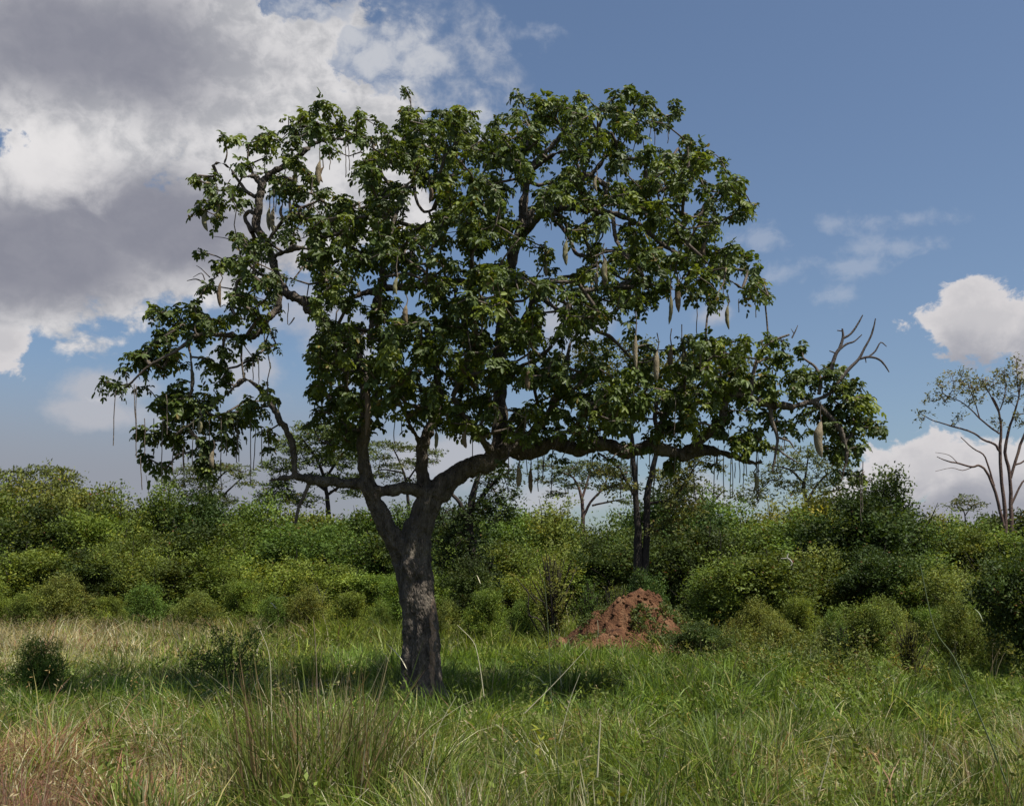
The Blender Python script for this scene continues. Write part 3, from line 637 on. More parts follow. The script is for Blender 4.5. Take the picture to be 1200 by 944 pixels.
# hanging fruits: (px, stalk top, fruit top, fruit bottom, depth)
FRUITS = [(375, 168, 189, 218, -.1, 3.8), (379, 170, 196, 214, -.05, 2.6), (316, 225, 243, 271, -.5, 2.6), (321, 222, 243, 273, -.55, 2.8), (331, 226, 240, 258, -.5, 2.6), (243, 228, 246, 271, -.7, 2.5), (253, 215, 232, 252, -.7, 2.4),
          (258, 320, 331, 360, -1.0, 2.4), (345, 180, 197, 217, -.5, 2.6), (270, 210, 222, 236, -.6, 2.2), (503, 205, 216, 238, -.9, 2.6), (664, 262, 282, 311, -2.4, 2.6), (639, 295, 307, 324, -.8, 2.6), (708, 285, 303, 335, -3.0, 2.9), (711, 290, 305, 330, -3.05, 2.2), (700, 300, 318, 338, -2.9, 2.6),
          (795, 300, 328, 366, -1.7, 3.4), (786, 310, 346, 380, -1.7, 2.8), (745, 365, 392, 432, -2.6, 3.0), (787, 385, 405, 434, -1.4, 3.0), (799, 380, 402, 436, -1.4, 3.0), (770, 390, 412, 446, -1.9, 3.0), (826, 270, 284, 304, -.9, 2.6), (853, 345, 358, 386, -.8, 2.6),
          (607, 532, 546, 571, -.1, 3.0), (622, 530, 549, 578, -.15, 3.0), (883, 542, 553, 577, .0, 2.6), (962, 470, 494, 536, -1.5, 4.2), (429, 440, 455, 510, -1.8, 3.2), (511, 495, 505, 526, -1.3, 2.6), (578, 455, 474, 496, -1.9, 2.6),
          (620, 400, 430, 456, -2.6, 2.8), (234, 480, 492, 509, -1.2, 2.6), (250, 515, 528, 548, -1.2, 2.4), (545, 490, 505, 525, -1.6, 2.6), (466, 300, 325, 345, -2.9, 2.6), (700, 195, 205, 225, -1.9, 2.4), (476, 345, 358, 380, -2.9, 2.6)]
M_FRUITS = [M_FRUIT, bark_mat('brown_fruit', (0.09, 0.065, 0.04), (0.2, 0.15, 0.1), 11, 0.3), bark_mat('olive_fruit', (0.12, 0.11, 0.06), (0.24, 0.22, 0.13), 8, 0.25)]
for k, (px, y0, y1, y2, d, rp) in enumerate(FRUITS):
    a_ = at(px, y0, TY + d); b_ = at(px, y1, TY + d); c_ = at(px + rng.normal() * 1.0, y2, TY + d)
    t = np.linspace(0, 1, 11)
    prof = np.array([.25, .55, .8, .95, 1, 1, .98, .93, .8, .55, .12]) * rp * TY / F * rng.uniform(.75, 1.15) * (1 + 0.07 * rng.normal(size=11))
    pts = b_ + (c_ - b_) * t[:, None]
    bend = rng.normal() * 0.035
    pts[:, 0] += bend * np.sin(t * math.pi)
    v, f = tube(pts, prof, 10, 0.03)
    fr = mesh_np("fruit", v, f, M_FRUITS[k % 3], tree, None, True, TO)
    sv, sf = tube([a_, (a_ + b_) / 2 + np.array((rng.normal() * 0.03, 0.01, 0)), b_ - np.array((0, 0, .01))], [0.010, 0.009, 0.013], 5)
    st = mesh_np("fruit_stalk", sv, sf, M_TWIG, fr, None, True, TO)
# rope-like flower stalks
ROPES = [(136, 458, 522, -.9), (158, 450, 500, -.85), (160, 452, 536, -.9), (204, 520, 556, -.9), (214, 520, 548, -.9), (281, 505, 541, -.8), (306, 500, 548, -.7), (311, 172, 203, 0), (318, 172, 192, 0), (386, 172, 199, .2), (405, 166, 208, .2), (408, 168, 200, .25), (763, 140, 161, .2), (766, 140, 170, .2), (784, 138, 168, .3), (295, 420, 446, -.7), (302, 420, 450, -.7), (885, 335, 372, -.7),
         (866, 350, 366, -.7), (843, 540, 562, 0), (862, 542, 560, 0), (872, 545, 572, 0), (920, 500, 528, -.6), (470, 490, 512, -.5), (463, 490, 520, -.6), (639, 525, 560, .1), (240, 560, 574, -.8), (326, 480, 500, -.5), (1012, 540, 600, -1.0), (338, 355, 380, -.3), (430, 200, 232, -.4), (695, 525, 548, .1)]
for k in range(26):
    ROPES.append((rng.uniform(590, 890), 522, 540 + rng.uniform(12, 50), rng.uniform(-.4, .3)))
for k in range(12):
    ROPES.append((rng.uniform(165, 320), 490, rng.uniform(525, 580), rng.uniform(-1, -.5)))
for k in range(34):
    q = blobs[rng.integers(0, len(blobs))]
    if q[1] > 200: ROPES.append((q[0] + rng.normal() * 5, q[1], q[1] + rng.uniform(22, 58), rng.uniform(-1.6, 0.2)))
for px, y0, y1, d in ROPES:
    n = 7
    t = np.linspace(0, 1, n)
    p = at_many(px + np.cumsum(rng.normal(size=n)) * 0.5, y0 + (y1 - y0) * t, np.full(n, TY + d))
    v, f = tube(p, np.full(n, 0.0085), 5)
    mesh_np("flower_stalk", v, f, M_TWIG, tree, None, True, TO)

# ------------------------------------------------------------------ shrubs of the thicket
GREENS = {"bright": (0.128, 0.185, 0.028), "mid": (0.092, 0.14, 0.025), "dark": (0.05, 0.08, 0.018), "olive": (0.145, 0.172, 0.036), "grey": (0.12, 0.16, 0.05), "yellow": (0.145, 0.18, 0.03)}


def spray_leaves(c, d, n_leaf, sl, L, W, col, up=0.5, flat=0.0, leaf_tone=None):
    """sprays of small leaves: each starts at c, runs along d"""
    R = len(c)
    t = np.tile(np.linspace(0.1, 1, n_leaf), (R, 1))
    p = c[:, None] + d[:, None] * (t * sl)[..., None] + rng.normal(size=(R, n_leaf, 3)) * sl * 0.16 * np.array((1, 1, 1 - flat))
    p[..., 2] -= 0.25 * sl * t * t
    ld = norm(rng.normal(size=(R, n_leaf, 3)) * np.array((1, 1, 0.6)) + d[:, None] * 0.7)
    nn = norm(rng.normal(size=(R, n_leaf, 3)) * 0.6 + np.array((0, 0, up)) + d[:, None] * 0.3)
    n = R * n_leaf
    V, Q = cards(p.reshape(-1, 3), ld.reshape(-1, 3), nn.reshape(-1, 3), L * rng.uniform(0.7, 1.4, n), W * rng.uniform(0.7, 1.3, n))
    tone = rng.uniform(0.75, 1.28, (R, 1)) * np.ones((1, n_leaf)) * rng.uniform(0.88, 1.12, (R, n_leaf))
    if leaf_tone is not None: tone = tone * leaf_tone[:, None]
    warm = (rng.random((R, 1)) < 0.12) * np.ones((1, n_leaf))
    T = np.array(col)[None] * tone.reshape(-1, 1) * np.where(warm.reshape(-1, 1) > 0, np.array((1.35, 1.1, 0.75)), 1)
    red = rng.random(n) < 0.006
    T[red] = np.array((0.14, 0.07, 0.025))
    return V, Q, np.repeat(T, 4, 0)


def shrub_proto(kind, col, seed):
    """unit shrub, about 1 high and 1 wide, as (foliage arrays, stem arrays)"""
    global rng
    keep = rng; rng = np.random.default_rng(seed)
    lob = []
    if kind == "round":
        for k in range(24):
            a = rng.random() * TAU; e = rng.random()
            rr = rng.uniform(0.08, 0.46)
            lob.append((math.cos(a) * rr, math.sin(a) * rr, (0.12 + 0.66 * e) * (1 - 0.9 * max(0, rr - 0.2)), rng.uniform(0.05, 0.16)))
        for k in range(16):
            a = rng.random() * TAU; rr = rng.uniform(0.03, 0.42)
            lob.append((math.cos(a) * rr, math.sin(a) * rr, rng.uniform(0.78, 1.0) - 0.75 * rr, rng.uniform(0.03, 0.09)))
        nl, sl, L, W, ns = 26, 0.15, 0.027, 0.016, 22
    elif kind == "loose":
        for k in range(38):
            a = rng.random() * TAU; rr = rng.uniform(0.02, 0.46)
            z = rng.uniform(0.12, 0.98) * (1 - 0.45 * (rr / 0.46) ** 2)
            lob.append((math.cos(a) * rr, math.sin(a) * rr, z, rng.uniform(0.04, 0.12)))
        nl, sl, L, W, ns = 26, 0.18, 0.029, 0.015, 20
    elif kind == "layered":
        for k in range(18):
            a = rng.random() * TAU; rr = rng.uniform(0.1, 0.46)
            z = rng.choice([0.3, 0.48, 0.66, 0.84]) * (1 - 0.25 * rr) + rng.normal() * .03
            lob.append((math.cos(a) * rr, math.sin(a) * rr, z, rng.uniform(0.11, 0.19)))
        nl, sl, L, W, ns = 26, 0.2, 0.028, 0.015, 28
    else:   # feathery, many upright shoots
        nl, sl, L, W, ns = 14, 0.10, 0.026, 0.009, 12
        for k in range(44):
            a = rng.random() * TAU; tl = abs(rng.normal()) * 0.22
            H = rng.uniform(0.45, 1.0) * (1 - 0.5 * min(tl, .6))
            lob.append((math.cos(a) * tl * H, math.sin(a) * tl * H, H, -1.0))
    C = []; D = []; G_ = []
    for x, y, z, r in lob:
        G_.append(np.full(ns, rng.choice([0.6, 0.85, 1.0, 1.25, 1.5], p=[.2, .25, .25, .2, .1])))  # tone per lobe, painting bright sprays and shaded hollows into the leaf colour
        if r < 0:
            t = np.linspace(0.12, 1.0, ns)[:, None]
            c_ = np.array((x, y, z)) * t + np.array((x, y, 0)) * 0.8 * (t * t - t) + rng.normal(size=(ns, 3)) * 0.012
            C.append(c_); D.append(norm(rand_dirs(ns, 0.2) * 0.75 + np.array((x, y, z)) * 0.9))
            continue
        d = rand_dirs(ns, 0.35)
        sq = np.array((1, 1, 0.45 if kind == "layered" else 0.85))
        C.append(np.array((x, y, z)) + d * r * np.where(rng.random((ns, 1)) < 0.14, rng.uniform(0.9, 1.7, (ns, 1)), rng.uniform(0.4, 1.0, (ns, 1))) * sq)
        D.append(norm(d + rng.normal(size=d.shape) * 0.35))
    C = np.concatenate(C); D = np.concatenate(D); G_ = np.concatenate(G_)
    ok = C[:, 2] > 0.03; C = C[ok]; D = D[ok]; G_ = G_[ok]
    fol = spray_leaves(C, D, nl, sl, L, W, col, leaf_tone=G_)
    ac = Acc()
    for k in range(7):      # bare dead twigs poking out
        d = rand_dirs(1, 0.9)[0]; e = np.array((d[0] * .5, d[1] * .5, 0.35 + d[2] * 0.72)) * rng.uniform(.85, 1.1)
        P_ = smooth_path(np.array([(0, 0, 0), e * 0.5 + rng.normal(size=3) * .05, e * 0.8 + rng.normal(size=3) * .03, e]), 3)
        ac.add(*tube(P_, np.linspace(0.010, 0.0018, len(P_)), 4))
    for x, y, z, r in lob:
        b = np.array((rng.normal() * 0.03, rng.normal() * 0.03, -0.02)); e = np.array((x, y, z))
        m = (b + e) / 2 + np.array((-x * 0.25, -y * 0.25, 0.05)) + rng.normal(size=3) * 0.02
        ac.add(*tube(smooth_path(np.array([b, m, e]), 3), np.linspace(0.014, 0.004, 7), 5))
    rng = keep
    return fol, ac


PROTO = {}
def shrub(kind, col, variant, px, Y, top, wpx, label, group, name="bush", cat="bush", sink=0.0, base=None):
    """stands a shrub at the given distance; the first of each kind is built, later ones copy it"""
    key = (kind, col, variant)
    h = CAMH + (HOR - top) / F * Y
    w = wpx / F * Y
    x = gx(px, Y)
    z = float(ground_z(x, Y)) - sink
    if key not in PROTO:
        fol, st = shrub_proto(kind, GREENS[col], hash(kind) % 1 + variant * 7 + len(PROTO) * 13 + 5)
        r = empty(name, (x, Y, z))
        fo_ = mesh_np("foliage", fol[0], fol[1], M_BUSH, r, fol[2])
        st_ = st.build("stems", M_DARKBARK, r, True)
        PROTO[key] = (fo_, st_)
    else:
        r = empty(name, (x, Y, z))
        for ch in PROTO[key]:
            c = ch.copy(); COL.objects.link(c); c.parent = r
    wr = {"round": 1.0, "loose": 1.05, "layered": 1.1, "cone": .72}[kind]
    r.scale = (w / wr, w / wr * 0.95, h)
    r.rotation_euler = (0, 0, random.random() * TAU)
    tag(r, label, cat, group)
    return r


def ordinal(n):
    return {1: "first", 2: "second", 3: "third", 4: "fourth", 5: "fifth", 6: "sixth", 7: "seventh", 8: "eighth", 9: "ninth", 10: "tenth", 11: "eleventh", 12: "twelfth", 13: "thirteenth", 14: "fourteenth", 15: "fifteenth", 16: "sixteenth", 17: "seventeenth", 18: "eighteenth", 19: "nineteenth", 20: "twentieth"}[n]


WORD = {"bright": "bright green", "mid": "mid green", "dark": "dark green", "olive": "olive green", "grey": "grey-green", "yellow": "yellow-green"}
KINDW = {"round": "rounded", "loose": "loose twiggy", "layered": "layered", "cone": "narrow upright"}
# rows of the thicket: (px, distance, top row, width in px, kind, colour, variant)
BACK = [(-70, 78, 560, 170, "round", "mid", 0), (15, 80, 552, 130, "layered", "olive", 0), (75, 78, 562, 120, "round", "olive", 0), (135, 74, 578, 110, "loose", "mid", 0), (185, 74, 574, 110, "round", "mid", 1), (245, 75, 578, 120, "round", "dark", 0),
        (305, 74, 588, 120, "loose", "mid", 1), (365, 76, 590, 130, "round", "olive", 0), (425, 74, 592, 110, "round", "mid", 0), (480, 74, 600, 110, "loose", "dark", 0), (535, 70, 600, 110, "round", "dark", 0), (590, 72, 592, 120, "round", "mid", 1), (650, 74, 597, 120, "loose", "olive", 0), (705, 74, 600, 110, "layered", "mid", 0), (790, 62, 575, 130, "round", "dark", 1),
        (850, 66, 592, 120, "loose", "mid", 1), (905, 68, 580, 130, "layered", "olive", 0), (965, 68, 572, 140, "round", "olive", 0), (1040, 64, 562, 130, "loose", "dark", 0), (1105, 70, 610, 110, "round", "olive", 1), (1160, 70, 600, 130, "round", "mid", 0), (1230, 68, 598, 140, "round", "dark", 0)]
MIDDLE = [(-40, 65, 605, 150, "loose", "mid", 0), (45, 66, 600, 140, "round", "dark", 1), (105, 65, 608, 120, "loose", "bright", 0), (160, 65, 618, 120, "layered", "mid", 1), (220, 65, 612, 120, "round", "dark", 0), (280, 64, 622, 120, "loose", "bright", 1), (335, 65, 618, 130, "round", "mid", 1), (395, 63, 615, 130, "layered", "mid", 0), (450, 63, 628, 110, "round", "dark", 0),
          (515, 59, 640, 100, "loose", "mid", 1), (580, 61, 630, 110, "round", "mid", 0), (640, 60, 636, 100, "layered", "bright", 0), (700, 59, 640, 100, "round", "dark", 1), (755, 57, 628, 110, "loose", "dark", 0), (815, 54, 615, 120, "round", "dark", 0), (875, 56, 618, 120, "loose", "mid", 0), (940, 55, 608, 140, "round", "mid", 1),
          (1010, 52, 590, 150, "round", "dark", 1), (1075, 52, 612, 130, "loose", "dark", 0), (1135, 54, 625, 120, "round", "olive", 1), (1190, 52, 625, 130, "loose", "mid", 1)]
FRONT = [(-30, 57, 640, 130, "round", "mid", 1), (40, 57, 648, 120, "loose", "bright", 0), (95, 56, 650, 110, "round", "dark", 1), (150, 56, 640, 110, "layered", "yellow", 0), (205, 56, 652, 110, "round", "mid", 0), (262, 56, 650, 110, "loose", "bright", 1), (318, 56, 648, 120, "layered", "bright", 0), (378, 55, 658, 110, "loose", "yellow", 0), (430, 54, 668, 90, "round", "bright", 0),
         (528, 54, 660, 90, "round", "mid", 1), (598, 52, 672, 80, "round", "bright", 0), (835, 44, 668, 100, "loose", "mid", 1), (895, 43, 642, 130, "round", "mid", 0), (965, 46, 650, 120, "loose", "olive", 0), (1030, 46, 640, 110, "round", "dark", 0), (1085, 44, 655, 110, "loose", "mid", 0), (1135, 43, 660, 100, "layered", "olive", 0)]
for rows, word in ((BACK, "back"), (MIDDLE, "middle"), (FRONT, "front")):
    rows = sorted(rows)
    for k, (px, Y, top, w, kind, col, var) in enumerate(rows):
        lab = f"{WORD[col]} {KINDW[kind]} bush, {ordinal(k + 1) if k < 20 else ('second last' if k == len(rows) - 2 else 'last')} from the left in the thicket's {word} row"
        if k == len(rows) - 1: lab = f"{WORD[col]} {KINDW[kind]} bush, rightmost in the thicket's {word} row"
        shrub(kind, col, var, px, Y + random.uniform(-1, 1), top, w * 1.12, lab, f"bushes in the {word} row of the thicket")
# a far belt of bush seen through the gaps
for k in range(14):
    px = -60 + k * 100 + random.uniform(-20, 20)
    lab = f"far hazy bush behind the thicket, {ordinal(k + 1)} from the left" if k else "far bush behind the thicket at the left edge"
    shrub("round", "olive", k % 2, px, 105, 612 + random.uniform(-6, 8), 170, lab, "far bushes behind the thicket")

# lower shrubs stepping forward from the thicket into the grass
LOW = [(-15, 52, 684, 60), (28, 50, 696, 50), (75, 51, 678, 74), (128, 49, 700, 44), (172, 51, 686, 60), (232, 49, 694, 66), (285, 50, 682, 60), (322, 47, 700, 46), (362, 47, 690, 70), (412, 45, 696, 60), (446, 44, 704, 40), (525, 41, 702, 44), (572, 40, 690, 60), (612, 38, 700, 50),
        (884, 33, 706, 64), (938, 34, 700, 60), (978, 31, 716, 50), (1036, 33, 702, 70), (1092, 30, 712, 60), (1140, 30, 702, 70), (1172, 27, 716, 50)]
KC = [("loose", "bright", 0), ("round", "mid", 0), ("loose", "olive", 0), ("cone", "olive", 1), ("round", "yellow", 0), ("loose", "mid", 1), ("layered", "bright", 0), ("loose", "dark", 1)]
for k, (px, Y, top, w) in enumerate(LOW):
    kind, col, var = KC[(k * 5 + k // 3) % len(KC)]
    lo = k - 14
    lab = f"low {WORD[col]} {KINDW[kind]} shrub at the grass edge, {ordinal(k + 1)} from the left" if k < 14 else f"low {WORD[col]} {KINDW[kind]} shrub at the grass edge, {ordinal(lo + 1)} right of the mound's peak"
    shrub(kind, col, var, px, Y, top, w, lab, "low shrubs along the foot of the thicket", "shrub", "shrub")

# single shrubs in the grass
shrub("loose", "mid", 1, 50, 21.5, 742, 66, "small green rounded shrub alone in the tan grass at far left", None, "shrub", "shrub")
shrub("cone", "olive", 0, 648, 37, 640, 92, "tall feathery upright shrub left of the red mound", None, "shrub", "shrub")
shrub("cone", "mid", 0, 690, 37.5, 672, 62, "short feathery shrub between the tall one and the mound", None, "shrub", "shrub")
shrub("cone", "olive", 0, 722, 38.5, 680, 56, "lowest feathery shrub, just behind the left slope of the mound", None, "shrub", "shrub")
shrub("round", "dark", 0, 824, 28.5, 728, 74, "low dark shrub at the right foot of the red mound", None, "shrub", "shrub")
shrub("round", "dark", 0, 1215, 25, 628, 150, "big dark bush cut off by the right edge of the photo", None)
shrub("loose", "mid", 0, 120, 25, 776, 26, "tiny leafy plant in grass right of the small rounded shrub", None, "shrub", "shrub")
shrub("cone", "olive", 0, 1065, 24, 722, 60, "upright weedy shrub in the grass below the big dark bush", None, "shrub", "shrub")
shrub("cone", "mid", 0, 985, 27, 722, 46, "thin weedy shrub in the grass right of the mound", None, "shrub", "shrub")
shrub("loose", "olive", 0, 905, 29, 722, 56, "low bushy weed in front of the bushes right of the mound", None, "shrub", "shrub")
shrub("loose", "olive", 0, 1125, 28, 700, 70, "reddish-green weedy shrub near the right edge", None, "shrub", "shrub")


shrub("round", "dark", 1, 552, 42, 655, 80, "dark bush at the foot of the shaded tree right of the big trunk", None)
shrub("loose", "dark", 0, 755, 39.5, 672, 70, "dark bush behind the mound at the foot of the twin-stemmed tree", None)
shrub("loose", "mid", 1, 1010, 30, 706, 84, "spreading weedy bush in front of the big dark bush on the right", None)
shrub("loose", "bright", 0, 470, 45, 676, 70, "small bright bush directly behind the big trunk", None)

# ------------------------------------------------------------------ other trees
def traced_tree(name, label, Y, limbs, bl, mat_bark, col, nspray, nleaf, sl, L, W, flat=0.0, group=None, parts=True, twig=0.012, depth=1.0):
    a0 = limbs[0][0]
    x0 = at(a0[0], a0[1], Y)[0]
    z0 = float(ground_z(x0, Y))
    root = empty(name, (x0, Y, z0)); O = np.array(root.location)
    tag(root, label, "tree", group)
    ac = Acc(); sk = []
    for Lm in limbs:
        a = smooth_path(np.array([(q[0], q[1], (q[3] if len(q) > 3 else 0), q[2]) for q in Lm], float), 3)
        p = np.array([at(q[0], q[1], Y + q[2]) for q in a]); r = a[:, 3] * Y / F * 0.6
        p += rng.normal(size=p.shape) * r[:, None] * 0.12
        sk += list(p[len(p) // 3:])
        ac.add(*tube(p, r, 8, 0.05))
    # the foot of the trunk reaches the ground
    f0 = at(a0[0], a0[1], Y)
    ac.add(*tube(np.array([(f0[0], Y, z0 - 0.1), (f0[0] * .5 + x0 * .5, Y, (z0 + f0[2]) / 2), f0]), np.array([1.2, 1.05, 1.0]) * 0.6 * limbs[0][0][2] * Y / F, 8, 0.05))
    C = []; D = []
    for px, py, rx, ry in bl:
        n = max(3, int(nspray * rx * ry / 200))
        a = rng.random(n) * TAU; rr = np.sqrt(rng.random(n))
        dd = depth * rx * Y / F * (rng.random(n) * 2 - 1)
        C.append(at_many(px + np.cos(a) * rr * rx, py + np.sin(a) * rr * ry, Y + dd))
    C = np.concatenate(C)
    D = rand_dirs(len(C), 0.25); D[:, 2] *= (1 - flat); D = norm(D)
    V, Q, T = spray_leaves(C, D, nleaf, sl, L, W, col, 0.8, flat)
    sub = C[rng.permutation(len(C))[:min(len(C), 260)]]
    g_ = grow_twigs(np.array(sk), sub, twig, 0.05, 0.42)
    ac.add(np.concatenate(g_.v), np.concatenate(g_.f))
    ac.build("trunk", mat_bark, root, True, O)
    mesh_np("crown", V, Q, M_BUSH, root, T, origin=O)
    return root


traced_tree("tree", "tree with two dark upright stems behind the big tree's right limb", 43,
            [[(749, 705, 11), (748, 660, 9.5), (747, 620, 7), (745, 580, 5.5), (742, 540, 5), (738, 500, 4), (720, 450, 3), (705, 420, 2)],
             [(752, 690, 8), (757, 640, 7), (758, 600, 6.5), (759, 575, 6), (766, 545, 5), (770, 510, 5), (768, 480, 4.5), (775, 440, 3), (790, 410, 2)],
             [(748, 590, 3.5), (735, 565, 3), (722, 545, 2.5), (700, 530, 2)], [(759, 590, 3), (785, 585, 2.6), (800, 570, 2.2), (812, 550, 2)], [(768, 500, 3.5), (800, 470, 3), (830, 440, 2.4), (860, 420, 2)]],
            [(690, 415, 22, 14), (705, 440, 26, 18), (740, 410, 22, 14), (760, 440, 26, 20), (790, 430, 24, 18), (825, 420, 24, 16), (860, 425, 20, 16), (850, 455, 22, 16), (800, 465, 26, 18), (740, 475, 28, 18), (700, 480, 24, 14), (790, 560, 26, 12), (820, 545, 24, 10), (700, 550, 24, 10), (725, 565, 18, 10), (800, 590, 22, 14), (780, 620, 16, 14)],
            M_DARKBARK, (0.095, 0.115, 0.032), 34, 16, 0.5, 0.14, 0.075, 0.3, depth=1.2)
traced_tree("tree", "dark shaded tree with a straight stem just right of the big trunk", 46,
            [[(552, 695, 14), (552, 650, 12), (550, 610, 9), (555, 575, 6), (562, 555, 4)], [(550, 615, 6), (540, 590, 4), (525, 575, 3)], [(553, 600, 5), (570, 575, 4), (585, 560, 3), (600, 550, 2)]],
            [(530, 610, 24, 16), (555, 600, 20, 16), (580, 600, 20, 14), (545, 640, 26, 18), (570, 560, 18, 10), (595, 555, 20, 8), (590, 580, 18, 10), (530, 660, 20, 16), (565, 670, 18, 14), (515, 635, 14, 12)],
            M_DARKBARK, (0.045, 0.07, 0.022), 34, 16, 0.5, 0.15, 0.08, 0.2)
ACOL = (0.095, 0.125, 0.05)
G = "flat-topped trees beyond the thicket"
traced_tree("acacia_tree", "flat-topped acacia at left, rising beyond the thicket under the hanging leaves", 96,
            [[(250, 600, 3.5), (247, 585, 3), (245, 570, 2.5), (235, 558, 2), (222, 550, 1.4)], [(246, 575, 2.4), (256, 560, 2), (270, 550, 1.4), (285, 553, 1)], [(245, 568, 2), (248, 552, 1.4), (252, 546, 1)], [(262, 580, 2), (272, 570, 1.6), (285, 558, 1)]],
            [(215, 562, 22, 4), (225, 552, 24, 4), (245, 546, 28, 4), (270, 548, 26, 4), (285, 556, 14, 3), (240, 568, 22, 4), (205, 568, 12, 3), (235, 580, 26, 6), (262, 586, 18, 6), (290, 566, 12, 3)],
            M_DARKBARK, ACOL, 105, 12, 0.9, 0.25, 0.12, 0.85, G, depth=1.0)
traced_tree("acacia_tree", "leafy acacia seen behind the low left branch of the big tree", 86,
            [[(385, 600, 5), (383, 580, 4), (380, 560, 3.5), (370, 535, 2.5), (355, 515, 1.6)], [(381, 562, 3), (395, 540, 2.4), (410, 522, 1.6)], [(382, 575, 3), (360, 560, 2.2), (340, 550, 1.4)], [(384, 580, 3), (405, 565, 2.2), (425, 555, 1.4)]],
            [(345, 520, 26, 10), (370, 505, 30, 10), (400, 510, 26, 10), (420, 528, 20, 8), (330, 545, 22, 8), (365, 535, 28, 9), (395, 540, 24, 8), (325, 570, 16, 12), (350, 585, 22, 8), (405, 560, 24, 6), (420, 575, 18, 6), (375, 560, 20, 6), (315, 585, 12, 8)],
            M_DARKBARK, (0.1, 0.135, 0.045), 80, 14, 0.75, 0.24, 0.12, 0.7, G, depth=1.0)
traced_tree("acacia_tree", "thin flat-topped acacia showing in the gap between the forked limbs", 90,
            [[(480, 610, 4), (478, 585, 3), (475, 560, 2.4), (468, 540, 1.8), (460, 525, 1.2)], [(476, 565, 2), (490, 545, 1.6), (505, 530, 1)], [(475, 555, 1.8), (452, 550, 1.4), (440, 552, 1)]],
            [(455, 520, 24, 3.5), (480, 525, 22, 3.5), (465, 545, 24, 3.5), (490, 540, 20, 3.5), (450, 556, 18, 3.5), (475, 562, 14, 3), (510, 530, 16, 3.5), (445, 535, 14, 3)],
            M_DARKBARK, ACOL, 95, 12, 0.75, 0.23, 0.115, 0.85, G, depth=1.0)
traced_tree("acacia_tree", "flat-topped acacia with reddish stems between big trunk and twin-stemmed tree", 88,
            [[(683, 625, 4.5), (683, 600, 3.8), (681, 580, 3), (672, 560, 2), (655, 552, 1.4)], [(684, 605, 3), (692, 588, 2.6), (705, 575, 2), (720, 568, 1.4)], [(682, 585, 2.6), (688, 565, 2), (692, 550, 1.4)], [(694, 592, 2), (712, 588, 1.6), (732, 584, 1)]],
            [(645, 562, 20, 5), (665, 552, 24, 6), (690, 545, 26, 6), (715, 555, 22, 5), (655, 578, 16, 4), (728, 570, 14, 4), (735, 588, 12, 4), (675, 568, 18, 4), (705, 570, 16, 4), (640, 545, 16, 6), (725, 545, 16, 5)],
            M_REDBARK, (0.09, 0.115, 0.05), 60, 12, 0.75, 0.24, 0.12, 0.8, G, depth=1.0)
traced_tree("acacia_tree", "pale feathery acacia beyond the thicket under the big tree's right arm", 80,
            [[(945, 610, 4.5), (944, 585, 3.6), (940, 565, 2.8), (925, 550, 2), (905, 545, 1.2)], [(944, 590, 3), (956, 570, 2.4), (970, 555, 1.8), (990, 545, 1)], [(942, 572, 2.4), (945, 550, 1.8), (948, 530, 1.2)], [(950, 585, 2), (975, 575, 1.6), (995, 572, 1)]],
            [(900, 560, 22, 9), (925, 545, 26, 9), (950, 530, 24, 9), (975, 545, 24, 9), (995, 562, 20, 8), (930, 570, 24, 8), (960, 565, 26, 8), (880, 580, 20, 10), (910, 525, 16, 5)],
            M_DARKBARK, (0.11, 0.135, 0.055), 44, 12, 0.75, 0.23, 0.115, 0.5, G, depth=1.0)
traced_tree("acacia_tree", "pale acacia at the left end of the mound side, beyond the twin-stemmed tree", 84,
            [[(828, 615, 4), (826, 595, 3), (818, 575, 2), (800, 562, 1.2)], [(827, 600, 2.5), (838, 585, 2), (848, 575, 1.2)]],
            [(800, 570, 24, 7), (825, 575, 22, 7), (840, 592, 18, 8), (815, 600, 22, 8), (790, 555, 20, 6)],
            M_DARKBARK, (0.105, 0.13, 0.055), 40, 12, 0.75, 0.23, 0.115, 0.6, G, depth=1.0)
traced_tree("acacia_tree", "tiny distant acacia on the skyline left of the reddish bare tree", 140,
            [[(1131, 620, 1.6), (1131, 606, 1.3), (1128, 596, 1), (1118, 590, .7)], [(1131, 604, 1), (1138, 594, .8), (1144, 590, .6)]],
            [(1118, 591, 12, 3), (1131, 585, 14, 3), (1143, 591, 10, 3), (1126, 596, 12, 2.4), (1131, 580, 8, 2)],
            M_DARKBARK, ACOL, 110, 10, 1.0, 0.32, 0.16, 0.85, G, depth=1.0)
traced_tree("umbrella_tree", "broad domed tree rising above the thicket at the left edge", 84,
            [[(45, 640, 6), (46, 610, 5), (40, 590, 4), (20, 570, 2.5)], [(46, 605, 4), (65, 585, 3), (85, 570, 2)]],
            [(10, 558, 26, 7), (45, 552, 30, 6), (72, 560, 22, 9), (30, 570, 30, 8), (60, 578, 26, 8), (5, 580, 22, 8), (85, 580, 16, 10)],
            M_DARKBARK, (0.095, 0.125, 0.036), 60, 14, 0.7, 0.23, 0.115, 0.5, None, depth=1.2)
